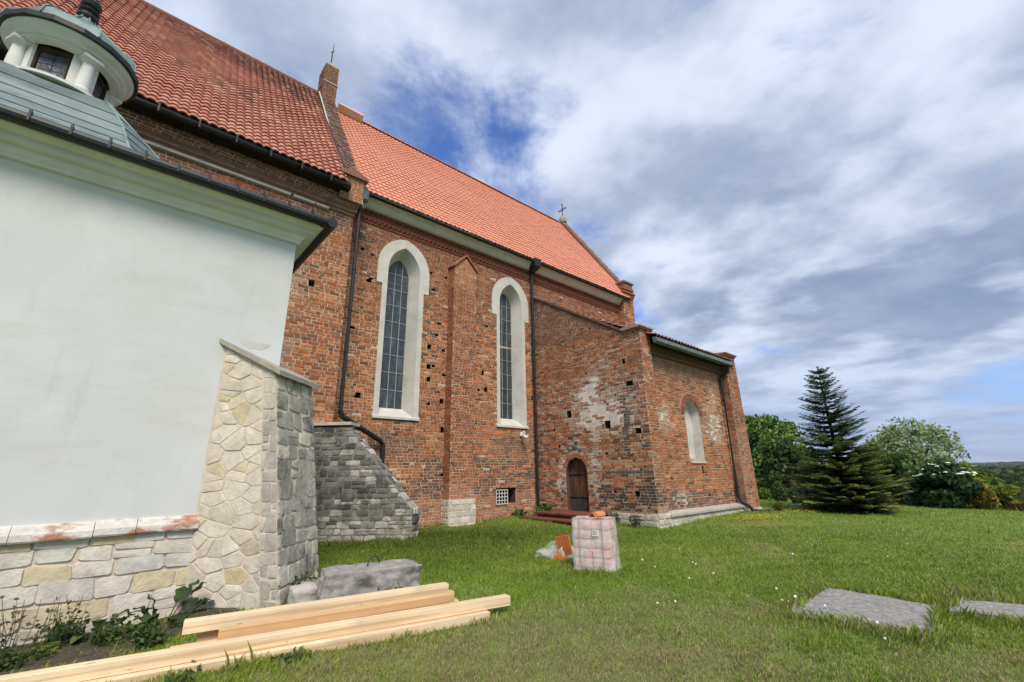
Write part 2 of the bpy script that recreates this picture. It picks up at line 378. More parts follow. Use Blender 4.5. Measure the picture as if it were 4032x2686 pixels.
# ------------------------------------------------------------------ roof tiles
def tile_mesh(w, expo, amp, seg=8, lift=.05, over=.06):
    v = []; f = []; n = seg+1
    for i in range(n):
        t = i/seg; u = t*w*1.04; h = amp*math.sin(2*math.pi*(t-.12))+amp*.25*math.sin(4*math.pi*t)
        v += [(u, expo+over, h), (u, 0, h+lift), (u, .004, h+lift-.038)]
    for i in range(seg):
        a, b = 3*i, 3*i+3
        f += [(a, a+1, b+1, b), (a+1, a+2, b+2, b+1)]
    return v, f
def tile_roof(root, part_name, x0, x1, eave, ridge, w, expo, amp, mat, colfn, seed, limit=300, lift=.05):
    """eave/ridge are (y, z); tiles run along +x, courses up the slope"""
    ev, rd = Vector((0, eave[0], eave[1])), Vector((0, ridge[0], ridge[1])); S = (rd-ev); Ls = S.length; S.normalize()
    X = Vector((1, 0, 0)); Nn = X.cross(S)
    deck = MB(); deck.add([(x0, *eave), (x1, *eave), (x1, *ridge), (x0, *ridge)], [(0, 1, 2, 3)], (.06, .03, .025))
    part = deck.build(part_name, M['mortar'] if False else mat, root, fixn=False)
    tv, tf = tile_mesh(w, expo, amp, lift=lift); rng = random.Random(seed); items = []
    rows = int(Ls/expo); cols = int((x1-x0)/w)
    tvn = np.array(tv)
    for r in range(rows):
        for c in range(cols):
            p = Vector((x0+c*w+rng.uniform(-.004, .004), 0, 0))+ev+S*(r*expo+rng.uniform(-.010, .010)+.01*math.sin(c*.35+r*1.3))+Nn*(.03+rng.uniform(-.004, .006)+.02*nz(c*.09, r*.12, seed))
            col = colfn(p, r/rows, rng)
            d = p-CAM; inside = d.dot(cf) > 0 and abs(d.dot(cr)/d.dot(cf)) < 1.12 and abs(d.dot(cu)/d.dot(cf)) < .75
            items.append((-(1 if inside else 0)/d.length_squared, p, col))
    order = sorted(range(len(items)), key=lambda i: items[i][0])
    rotM = Matrix((X, S, Nn)).transposed()
    meshes = []
    for k in range(10):                                     # ten tile colours share their mesh data
        m = MB(); col = items[order[min(len(order)-1, k*limit//10)]][2]
        m.add([tuple(rotM@Vector(q)) for q in tv], tf, col); meshes.append(m.mesh('roof_tile'))
        meshes[-1].materials.append(mat)
    base = part.location
    for i in order[:limit]:
        o = bpy.data.objects.new('roof_tile', meshes[rng.randrange(10)]); COL.objects.link(o); o.parent = part; o.location = items[i][1]
    R = np.array(rotM); loc = tvn@R.T; nv = len(tv); V = []; F = []; Cc = []
    for q, i in enumerate(order[limit:]):
        V.append(loc+np.array(items[i][1])); F += [tuple(j+q*nv for j in f) for f in tf]; Cc += [items[i][2]]*nv
    if V:
        m = MB(); m.v = [tuple(x) for x in np.concatenate(V)]; m.f = F; m.c = Cc; m.n = len(m.v)
        kind(m.build('tile_courses', mat, root, fixn=False), 'stuff')
    return part

# ------------------------------------------------------------------ stone masonry
def clip_poly(poly, a, b, c):
    """keep a*x+b*y<=c"""
    out = []; n = len(poly)
    for i in range(n):
        p, q = poly[i], poly[(i+1) % n]; dp, dq = a*p[0]+b*p[1]-c, a*q[0]+b*q[1]-c
        if dp <= 0: out.append(p)
        if (dp < 0 < dq) or (dq < 0 < dp):
            t = dp/(dp-dq); out.append((p[0]+(q[0]-p[0])*t, p[1]+(q[1]-p[1])*t))
    return out
def clip_region(poly, region):
    n = len(region)
    for i in range(n):
        (x0, y0), (x1, y1) = region[i], region[(i+1) % n]
        a, b = (y1-y0), -(x1-x0); c = a*x0+b*y0
        poly = clip_poly(poly, a, b, c)
        if len(poly) < 3: return []
    return poly
def area(poly): return .5*abs(sum(poly[i][0]*poly[(i+1) % len(poly)][1]-poly[(i+1) % len(poly)][0]*poly[i][1] for i in range(len(poly))))
def voronoi(region, step, aspect, rng, jit=.42):
    us = [p[0] for p in region]; vs = [p[1] for p in region]; pts = []
    v = min(vs)-step; k = 0
    while v < max(vs)+step:
        u = min(us)-step*aspect*(1 if k % 2 else .5)
        while u < max(us)+step*aspect:
            pts.append((u+rng.uniform(-jit, jit)*step*aspect, v+rng.uniform(-jit, jit)*step)); u += step*aspect*rng.uniform(.75, 1.3)
        v += step; k += 1
    cells = []
    for i, p in enumerate(pts):
        R = 3*step*aspect; cell = [(p[0]-R, p[1]-R), (p[0]+R, p[1]-R), (p[0]+R, p[1]+R), (p[0]-R, p[1]+R)]
        for j, q in enumerate(pts):
            if i == j or abs(q[0]-p[0]) > 4*step*aspect or abs(q[1]-p[1]) > 4*step: continue
            a, b = (q[0]-p[0])/(aspect*aspect), (q[1]-p[1]); c = a*(p[0]+q[0])/2+b*(p[1]+q[1])/2
            cell = clip_poly(cell, a, b, c)
            if len(cell) < 3: break
        if len(cell) >= 3:
            cell = clip_region(cell, region)
            if len(cell) >= 3 and area(cell) > .12*step*step*aspect: cells.append(cell)
    return cells
def coursed(region, hs, wr, rng, jit=.02, minf=.2):
    us = [p[0] for p in region]; vs = [p[1] for p in region]; cells = []
    v = min(vs)
    while v < max(vs):
        h = rng.uniform(*hs); u = min(us)-rng.uniform(0, wr[1]); 
        while u < max(us):
            w = rng.uniform(*wr); subs = [(v, v+h)]
            if h > hs[0]*1.25 and rng.random() < .18: subs = [(v, v+h*.5), (v+h*.5, v+h)]
            for a, b in subs:
                J = lambda: rng.uniform(-jit, jit)
                c = clip_region([(u+J(), a+J()), (u+w+J(), a+J()), (u+w+J(), b+J()), (u+J(), b+J())], region)
                if len(c) >= 3 and area(c) > minf*w*(b-a): cells.append(c)
            u += w
        v += h
    return cells
def stone(cell, P, gap, hgt, rng, col, cut=.16):
    """one stone: polygon shrunk by the joint, corners knocked off, domed top"""
    n = len(cell); cx = sum(p[0] for p in cell)/n; cy = sum(p[1] for p in cell)/n
    pts = []
    for i in range(n):
        a, b, c = cell[i-1], cell[i], cell[(i+1) % n]
        la = math.hypot(a[0]-b[0], a[1]-b[1]); lc = math.hypot(c[0]-b[0], c[1]-b[1])
        if min(la, lc) < .03: pts.append(b); continue
        k = cut*rng.uniform(.5, 1.3)
        ta = min(.4, k*.25/la if la > .25 else k); tc_ = min(.4, k*.25/lc if lc > .25 else k)
        pts.append((b[0]+(a[0]-b[0])*ta, b[1]+(a[1]-b[1])*ta)); pts.append((b[0]+(c[0]-b[0])*tc_, b[1]+(c[1]-b[1])*tc_))
    def shrink(g):
        out = []
        for p in pts:
            dx, dy = cx-p[0], cy-p[1]; d = math.hypot(dx, dy) or 1; out.append((p[0]+dx/d*min(g, d*.5), p[1]+dy/d*min(g, d*.5)))
        return out
    A = shrink(gap); B = shrink(gap+.008+hgt*.3); m = len(pts)
    tx, ty = rng.uniform(-.06, .06), rng.uniform(-.06, .06)
    H = lambda p: hgt+(p[0]-cx)*tx+(p[1]-cy)*ty+rng.uniform(-.15, .15)*hgt
    v = [P(p[0], p[1], -.02) for p in A]+[P(p[0], p[1], max(.004, H(p)*.72)) for p in B]+[P(cx, cy, hgt*1.05)]
    f = [(i, (i+1) % m, m+(i+1) % m, m+i) for i in range(m)]+[(m+i, m+(i+1) % m, 2*m) for i in range(m)]
    mb = MB(); mb.add(v, f, col); return mb
def frame3(O, U, V):
    O, U, V = Vector(O), Vector(U).normalized(), Vector(V).normalized(); Nn = U.cross(V).normalized()
    def P(u, v, w=0.0): return tuple(O+U*u+V*v+Nn*w)
    return P
def masonry(parent, cells, P, gap, hgt, rng, colfn, mat, cut=.16):
    for c in cells:
        um = sum(p[0] for p in c)/len(c); vm = sum(p[1] for p in c)/len(c)
        m = stone(c, P, gap, hgt*rng.uniform(.6, 1.4), rng, colfn(um, vm, rng), cut)
        link('stone', m.mesh('stone'), mat, parent)

# ================================================================== STRUCTURE: ground
def build_ground():
    rs = [0.0]; r = 1.2
    while r < 46: rs.append(r); r *= 1.055
    while r < 9500: rs.append(r); r *= 1.16
    A = 220; v = [(0, 0, gz(0, 0))]; f = []
    for r in rs[1:]:
        for k in range(A):
            a = 2*math.pi*k/A; x, y = r*math.cos(a), r*math.sin(a); v.append((x, y, gz(x, y)))
    for k in range(A): f.append((0, 1+k, 1+(k+1) % A))
    for i in range(len(rs)-2):
        b = 1+i*A
        for k in range(A): f.append((b+k, b+A+k, b+A+(k+1) % A, b+(k+1) % A))
    m = MB(); m.add(v, f, (.05, .08, .02))
    def extra(nt, tc, src):
        src = overlay((.27, .225, .11), .55, .52, .70, .55, detail=7)(nt, tc, src)
        src = overlay((.055, .095, .018), 1.4, .5, .72, .6)(nt, tc, src)
        src = overlay((.07, .115, .02), 9.0, .5, .7, .5)(nt, tc, src)
        N = nt.nodes.new; L = nt.links.new                     # woodland and fields beyond the terrace
        ln = N('ShaderNodeVectorMath'); ln.operation = 'LENGTH'; L(tc.outputs['Object'], ln.inputs[0])
        mr = N('ShaderNodeMapRange'); mr.inputs[1].default_value = 34; mr.inputs[2].default_value = 60; L(ln.outputs['Value'], mr.inputs[0])
        wd = N('ShaderNodeRGB'); wd.outputs[0].default_value = (.030, .055, .018, 1)
        w2 = overlay((.16, .165, .085), .02, .5, .6, .7)(nt, tc, wd.outputs[0]); w2 = overlay((.012, .026, .010), .12, .45, .65, .7)(nt, tc, w2)
        mx = N('ShaderNodeMix'); mx.data_type = 'RGBA'; L(mr.outputs[0], mx.inputs[0]); L(src, mx.inputs[6]); L(w2, mx.inputs[7])
        return mx.outputs[2]
    mat = material('lawn_ground', .95, (.16, .225, .042), noise_amt=.3, noise_scale=3, bump=.6, bump_scale=30, extra=extra)
    o = m.build('ground', mat, None, smooth=True, fixn=False); kind(o, 'structure'); return o
build_ground()

# ================================================================== CHOIR
def tint_choir(kind_, u, v, c, rng):
    n = nz(u*.5, v*.4, 21)
    if kind_ == 'mortar':
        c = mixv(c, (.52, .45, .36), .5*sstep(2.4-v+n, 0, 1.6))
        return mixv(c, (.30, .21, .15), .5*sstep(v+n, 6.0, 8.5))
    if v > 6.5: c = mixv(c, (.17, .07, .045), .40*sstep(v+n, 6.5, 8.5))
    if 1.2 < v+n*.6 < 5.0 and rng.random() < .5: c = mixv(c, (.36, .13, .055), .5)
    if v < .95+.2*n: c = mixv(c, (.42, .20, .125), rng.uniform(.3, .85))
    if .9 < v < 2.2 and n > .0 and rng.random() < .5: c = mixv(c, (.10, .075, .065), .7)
    if 3.0-.5*abs(n) > v > 1.9 and (abs(u-6.5) < .9 or abs(u-11.4) < .9): c = mixv(c, (.13, .10, .075), .6*clamp(1.2-abs(v-2.9)))
    if rng.random() < .012: c = (.55, .42, .33)
    return c
WIN = [(6.55, .98, .78), (11.43, 1.0, .76)]
def win_outer(c, up, lo, zb=3.34, zs=7.75, spring=8.45, apex=9.6):
    a = arch_pts(c, up, spring, apex, 8)
    return [(c-lo, zb), (c-lo, zs), (c-up, zs)]+a+[(c+up, zs), (c+lo, zs), (c+lo, zb)]
def build_choir():
    root = thing('church_choir', 'tall brick church choir with new salmon tile roof and two plastered pointed windows', 'church', (12, 15, 0))
    holes = [list(reversed(win_outer(*w))) for w in WIN]
    pl = putlogs(3, [5.05, 5.35, 7.75, 8.1], [1.6, 2.9, 3.9, 5.0, 5.9, 6.8, 7.7, 8.6], .72)+putlogs(5, [7.62, 9.75, 10.2], [2.6, 3.6, 4.6, 5.3, 6.3, 7.2, 8.1], .62)+putlogs(6, [12.5], [3.4, 4.4, 5.4, 6.4, 7.4], .9, size=.1)
    base_win = rect(10.62, 11.55, .60, 1.08)
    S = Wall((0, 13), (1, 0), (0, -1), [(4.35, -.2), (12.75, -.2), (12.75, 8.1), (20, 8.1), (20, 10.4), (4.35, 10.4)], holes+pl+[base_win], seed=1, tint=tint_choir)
    def tp(k, u, v, c, rng):
        if k == 'mortar': return c
        if v < 1.3: return mixv(c, (.45, .22, .15), .6)
        if v > 8.2: return mixv(c, (.42, .17, .085), .8)
        return mixv(c, (.27, .085, .045), .45)
    PF = Wall((0, 12.6), (1, 0), (0, -1), [(8.37, .8), (9.35, .8), (9.35, 9.05), (8.86, 9.5), (8.37, 9.05)], seed=2, tint=tp)
    PW = Wall((8.37, 13), (0, -1), (-1, 0), [(0, .8), (.4, .8), (.4, 9.0), (0, 9.0)], seed=4, tint=tp)
    EF = Wall((0, 12.62), (1, 0), (0, -1), [(19.15, 8.1), (20.05, 8.1), (20.05, 11.1), (19.15, 11.1)], seed=7)
    EW = Wall((19.15, 13), (0, -1), (-1, 0), [(0, 8.1), (.38, 8.1), (.38, 11.1), (0, 11.1)], seed=8)
    GW = Wall((19.72, 21.4), (0, -1), (-1, 0), [(.0, 10.6), (8.5, 10.6), (8.5, 11.45), (4.2, 17.75), (0, 11.45)], seed=9)
    parts = emit_walls(root, [S, PF, PW, EF, EW, GW])
    for h in pl: recess(root, S, h, .22, M['brick'])
    # closing walls out of sight
    m = MB(); m.box((4.4, 13.5, -.3), (19.95, 21.3, 10.5), (.3, .2, .15)); m.box((19.80, 13.1, -.3), (19.98, 21.3, 11.0), (.25, .10, .06))
    m.box((19.2, 12.66, 8.1), (20.0, 13.0, 11.1), (.25, .10, .06)); m.prism([(12.9, 11.0), (17.2, 17.6), (21.4, 11.0)], 'x', 19.75, 20.05, (.25, .10, .06))
    m.prism([(13.0, 10.3), (17.2, 16.7), (21.4, 10.3)], 'x', 4.6, 19.7, (.25, .10, .06))
    m.prism([(8.39, .0), (9.33, .0), (9.33, 9.04), (8.86, 9.48), (8.39, 9.04)], 'y', 12.62, 13.0, (.3, .2, .15))
    m.build('wall_core', M['mortar'], root)
    # pilaster cap and white stone foot
    cap = MB()
    for s in (-1, 1):
        cap.add([(8.86, 12.52, 9.62), (8.86, 13, 9.66), (8.86+s*.55, 13, 9.12), (8.86+s*.55, 12.52, 9.06), (8.86, 12.52, 9.56), (8.86, 13, 9.60), (8.86+s*.55, 13, 9.06), (8.86+s*.55, 12.52, 9.0)],
                [(0, 1, 2, 3), (7, 6, 5, 4), (0, 3, 7, 4), (3, 2, 6, 7), (1, 0, 4, 5)], (.34, .13, .075))
    cap.build('pilaster_cap', M['brick'], root)
    foot = MB(); foot.box((8.33, 12.56, -.2), (9.39, 13, .84), (.5, .46, .4)); fo = foot.build('pilaster_foot', M['stone_mortar'], root)
    rng = random.Random(2); wc = lambda u, v, r: mixv((.62, .58, .50), (.50, .44, .36), r.random())
    masonry(fo, coursed(rect(0, 1.06, -.1, .84), (.16, .22), (.22, .36), rng, .008), frame3((8.33, 12.555, 0), (1, 0, 0), (0, 0, 1)), .008, .012, rng, wc, M['stone'])
    masonry(fo, coursed(rect(0, .44, -.1, .84), (.16, .22), (.22, .36), rng, .008), frame3((8.325, 13, 0), (0, -1, 0), (0, 0, 1)), .008, .012, rng, wc, M['stone'])
    # windows
    for c, up, lo in WIN:
        zb, zs, sp, ap = 3.34, 7.75, 8.45, 9.6
        ih, isp, iap = .60, 8.38, 9.27; gh, gsp, gap_, gb, gy = .40, 8.30, 8.98, 3.70, 13.46
        oa = arch_pts(c, up, sp, ap, 10); ia = arch_pts(c, ih, isp, iap, 10); ga = arch_pts(c, gh, gsp, gap_, 10)
        out = [(c-lo, zb), (c-lo, zs), (c-up, zs+.001)]+oa+[(c+up, zs+.001), (c+lo, zs), (c+lo, zb)]
        inn = [(c-ih, 3.42), (c-ih, zs), (c-ih, zs+.2)]+ia+[(c+ih, zs+.2), (c+ih, zs), (c+ih, 3.42)]
        gl = [(c-gh, gb), (c-gh, zs), (c-gh, zs+.2)]+ga+[(c+gh, zs+.2), (c+gh, zs), (c+gh, gb)]
        w = MB(); n = len(out); fy = 12.972
        v = [(x, 13.03, z) for x, z in out]+[(x, fy, z) for x, z in out]+[(x, fy, z) for x, z in inn]+[(x, gy, z) for x, z in gl]
        f = []
        for k in range(3):
            for i in range(n-1): f.append((k*n+i, k*n+i+1, (k+1)*n+i+1, (k+1)*n+i))
        w.add(v, f, (.55, .53, .48)); win = w.build('window', M['frame_plaster'], root, fixn=False)
        sl = MB(); s0, s1 = c-ih-.20, c+ih+.22
        sl.add([(s0, 12.93, 3.37), (s1, 12.93, 3.37), (c+gh+.06, gy, 3.71), (c-gh-.06, gy, 3.71), (s0, 12.93, 3.30), (s1, 12.93, 3.30), (s1, 13.05, 3.30), (s0, 13.05, 3.30), (s0, 13.02, 3.44), (s1, 13.02, 3.44)],
               [(0, 1, 9, 8), (8, 9, 2, 3), (4, 5, 1, 0), (7, 6, 5, 4), (0, 8, 7, 4), (1, 5, 6, 9)], (.42, .40, .34)); sl.build('sill', M['frame_plaster'], win)
        reg = list(reversed([(c-gh, gb)]+ga+[(c+gh, gb)])); bars = MB()
        rows = 9; rh = (gap_-gb)/rows*1.0; cw = 2*gh/3
        for r in range(rows):
            for q in range(3):
                cell = clip_region(rect(c-gh+q*cw+.010, c-gh+(q+1)*cw-.010, gb+r*rh+.008, gb+(r+1)*rh-.008), reg)
                if len(cell) < 3: continue
                p = MB(); t1, t2 = rng.uniform(-.006, .006), rng.uniform(-.006, .006); yy = gy-.03
                k = len(cell); p.add([(x, yy+(x-c)*t1*4+t2, z) for x, z in cell]+[(x, yy+.012, z) for x, z in cell], [tuple(range(k))]+[(i, (i+1) % k, k+(i+1) % k, k+i) for i in range(k)])
                p.build('pane', M['glass'], win)
        bk = MB(); bk.add([(x, gy+.005, z) for x, z in gl], [tuple(range(len(gl)))]); bk.build('window_backing', M['dark'], win)
        for r in range(1, rows): 
            z = gb+r*rh
            sp_ = poly_span(reg, z)
            if sp_: b = MB(); b.box((sp_[0][0], gy-.052, z-.008), (sp_[0][1], gy-.028, z+.008)); b.build('glazing_bar', M['bars'], win)
        for q in (1, 2):
            x = c-gh+q*cw; b = MB(); zt = gap_-(.16 if True else 0); b.box((x-.009, gy-.056, gb), (x+.009, gy-.026, zt)); b.build('glazing_bar', M['bars'], win)
    # frieze of dogtooth bricks, plaster cove, gutter
    db = MB(); d = .105; db.add([(-d*.7, 0, 0), (0, -d*.72, 0), (d*.7, 0, 0), (-d*.7, 0, .075), (0, -d*.72, .075), (d*.7, 0, .075)], [(0, 1, 4, 3), (1, 2, 5, 4), (3, 4, 5), (2, 1, 0)], (.24, .085, .05))
    dme = db.mesh('dentil_brick'); dme.materials.append(M['brick']); fz = MB()
    for z in (9.74, 10.02): fz.box((4.35, 12.952, z), (19.15, 13.0, z+.05), (.26, .095, .055))
    for z in (9.90, 10.18): fz.box((4.35, 12.93, z-.005), (19.15, 13.0, z+.085), (.24, .085, .05))
    fzo = fz.build('frieze', M['brick'], root)
    for r, z in enumerate((9.815, 10.095)):
        x = 4.6+.09*r
        while x < 19.1:
            o = bpy.data.objects.new('dentil_brick', dme); COL.objects.link(o); o.parent = fzo; o.location = (x, 12.965, z); x += .178
    fa = MB(); fa.prism([(13.0, 10.20), (12.86, 10.24), (12.78, 10.30), (12.68, 10.44), (12.60, 10.47), (12.60, 10.52), (13.0, 10.60)], 'x', 4.72, 19.12, (.6, .6, .53)); fa.build('eaves_cove', M['cornice'], root)
    g = MB(); g.tube([(4.6, 12.51, 10.50), (19.2, 12.51, 10.50)], .075, 12); go = g.build('gutter', M['black'], root, smooth=True)
    x = 4.9
    while x < 19.1:
        b = MB(); b.box((x-.018, 12.42, 10.43), (x+.018, 12.53, 10.595)); b.build('gutter_bracket', M['black'], go); x += .62
    dp = MB(); dp.tube([(12.56, 12.84, 10.1), (12.56, 12.84, .35)], .055, 12)
    for z in (8.6, 7.0, 5.4, 3.9, 2.3, 1.0): dp.tube([(12.56, 12.84, z-.03), (12.56, 12.84, z+.03)], .066, 12)
    dpo = dp.build('downpipe', M['black'], root, smooth=False)
    h = MB(); h.add([(12.38, 12.42, 10.28), (12.74, 12.42, 10.28), (12.74, 12.78, 10.28), (12.38, 12.78, 10.28), (12.36, 12.40, 10.62), (12.76, 12.40, 10.62), (12.76, 12.80, 10.62), (12.36, 12.80, 10.62), (12.5, 12.74, 10.05), (12.62, 12.74, 10.05), (12.62, 12.88, 10.05), (12.5, 12.88, 10.05)],
          [(4, 5, 6, 7), (0, 1, 5, 4), (1, 2, 6, 5), (2, 3, 7, 6), (3, 0, 4, 7), (8, 9, 1, 0), (9, 10, 2, 1), (10, 11, 3, 2), (11, 8, 0, 3)]); h.build('hopper_head', M['black'], root)
    # corner downpipe that bends round the nave buttress
    cp = MB(); pts = [(4.54, 12.30, 10.1), (4.54, 12.30, 3.32), (4.62, 12.36, 3.20), (5.98, 12.82, 2.63), (6.12, 12.86, 2.50), (6.13, 12.86, .9)]
    cp.tube(pts[:2], .055, 12); cp.tube(pts[1:], .075, 12)
    for z in (8.9, 7.6, 6.3, 5.0, 4.0): cp.tube([(4.54, 12.3, z-.03), (4.54, 12.3, z+.03)], .066, 12)
    cp.build('downpipe', M['black'], root, smooth=False)
    h2 = MB(); h2.lathe([(.05, 9.72), (.06, 9.9), (.15, 10.02), (.17, 10.3), (.15, 10.42)], 4.62, 12.28, 10, caps=True); h2.build('hopper_head', M['zinc'], root)
    # basement window with a white hinged grille
    recess(root, S, base_win, .35, M['brick'], 'basement_opening'); bv = MB(); bv.box((10.62, 13.30, .60), (11.55, 13.34, 1.08)); bv.build('basement_void', M['dark'], root)
    gr = MB(); x0, x1, z0, z1, y = 10.60, 11.12, .58, 1.06, 12.955
    for i in range(5): x = x0+(x1-x0)*i/4; gr.box((x-.009, y-.012, z0), (x+.009, y+.010, z1))
    for i in range(5): z = z0+(z1-z0)*i/4; gr.box((x0, y-.014, z-.009), (x1, y+.008, z+.009))
    gr.build('grille', M['whitepaint'], root)
    # roof
    def colf(p, t, rng):
        k = rng.random(); c = mixv((.61, .245, .155), (.66, .28, .185), k); f = 1+.05*nz(p.x*.3, p.z*.3, 4); return tuple(q*f for q in c)
    roof = tile_roof(root, 'roof', 4.62, 19.72, (12.46, 10.52), (17.2, 17.35), .195, .275, .014, M['tile'], colf, 31, lift=.034)
    bs = MB(); bs.add([(4.6, 17.2, 17.3), (19.7, 17.2, 17.3), (19.7, 21.9, 10.5), (4.6, 21.9, 10.5)], [(0, 1, 2, 3)], (.5, .17, .1)); bs.build('roof_back', M['tile'], root)
    rt = MB(); rt.lathe([(.0, 0)], 0, 0, 3)
    rme = MB(); seg = 6
    vs = []; fs = []
    for i in range(seg+1):
        a = math.pi*i/seg; vs += [(-.02, -.13*math.cos(a), .10*math.sin(a)-.02), (.36, -.115*math.cos(a), .088*math.sin(a)-.02)]
    for i in range(seg): fs.append((2*i, 2*i+1, 2*i+3, 2*i+2))
    rme.add(vs, fs, (.50, .17, .10)); rmesh = rme.mesh('ridge_tile'); rmesh.materials.append(M['tile'])
    x = 4.7
    while x < 19.5:
        if not (5.0 < x < 5.9):
            o = bpy.data.objects.new('ridge_tile', rmesh); COL.objects.link(o); o.parent = roof; o.location = (x, 17.2, 17.40); o.rotation_euler = (0, -.07, 0)
        x += .345
    bx = MB(); Mx = Matrix.Translation((5.42, 17.02, 17.32))@Matrix.Rotation(math.radians(-38), 4, 'X'); bx.box((-.55, -.26, -.1), (.55, .16, .14), (.66, .46, .36), Mx); bx.build('ridge_boarding', M['clay'], roof)
    # verge coping of the east gable, kneeler, stone and cross
    a, b = Vector((0, 12.95, 11.45)), Vector((0, 17.2, 17.66)); n = 40; rng = random.Random(4); S_ = (b-a).normalized(); Nn = Vector((1, 0, 0)).cross(S_)
    for i in range(n):
        p = a+(b-a)*(i/n); m = MB(); L = (b-a).length/n
        Mx = Matrix((Vector((1, 0, 0)), S_, Nn)).transposed().to_4x4(); Mx.translation = Vector((19.66, 0, 0))+p
        m.box((-.03, .006, -.07), (.42+rng.uniform(-.02, .03), L-.008, .05+rng.uniform(-.01, .015)), mixv((.20, .12, .09), (.26, .19, .15), rng.random()), Mx); m.build('coping_brick', M['brick'], root)
    k = MB(); k.box((19.1, 12.55, 11.1), (20.12, 13.05, 11.22), (.24, .11, .07)); k.box((19.3, 12.6, 11.22), (20.06, 13.1, 11.52), (.26, .12, .075)); k.box((19.22, 12.52, 11.52), (20.14, 13.1, 11.60), (.27, .21, .17))
    for q in range(3): k.box((19.1-.03*q, 12.58-.05*q, 10.6+.13*q), (20.05+.03*q, 12.66, 10.70+.13*q), (.25, .10, .06))
    k.build('kneeler', M['brick'], root)
    s = MB(); s.lathe([(.27, 17.55), (.28, 17.78), (.21, 17.86), (.17, 18.0), (.09, 18.05)], 19.88, 17.2, 8, rot=.39, caps=True); s.build('apex_stone', M['concrete'], root)
    c = MB(); c.box((19.86, 17.18, 18.0), (19.90, 17.22, 18.92)); c.box((19.863, 16.93, 18.53), (19.897, 17.47, 18.57))
    for dy, dz in ((.28, 0), (-.28, 0), (0, .38)): c.box((19.845, 17.2+dy-.035, 18.55+dz-.035), (19.915, 17.2+dy+.035, 18.55+dz+.035))
    for sy in (-1, 1):
        for sz in (-1, 1): c.tube([(19.88, 17.2, 18.55), (19.88, 17.2+sy*.13, 18.55+sz*.13)], .012, 6)
    c.build('cross', M['iron'], root)
build_choir()

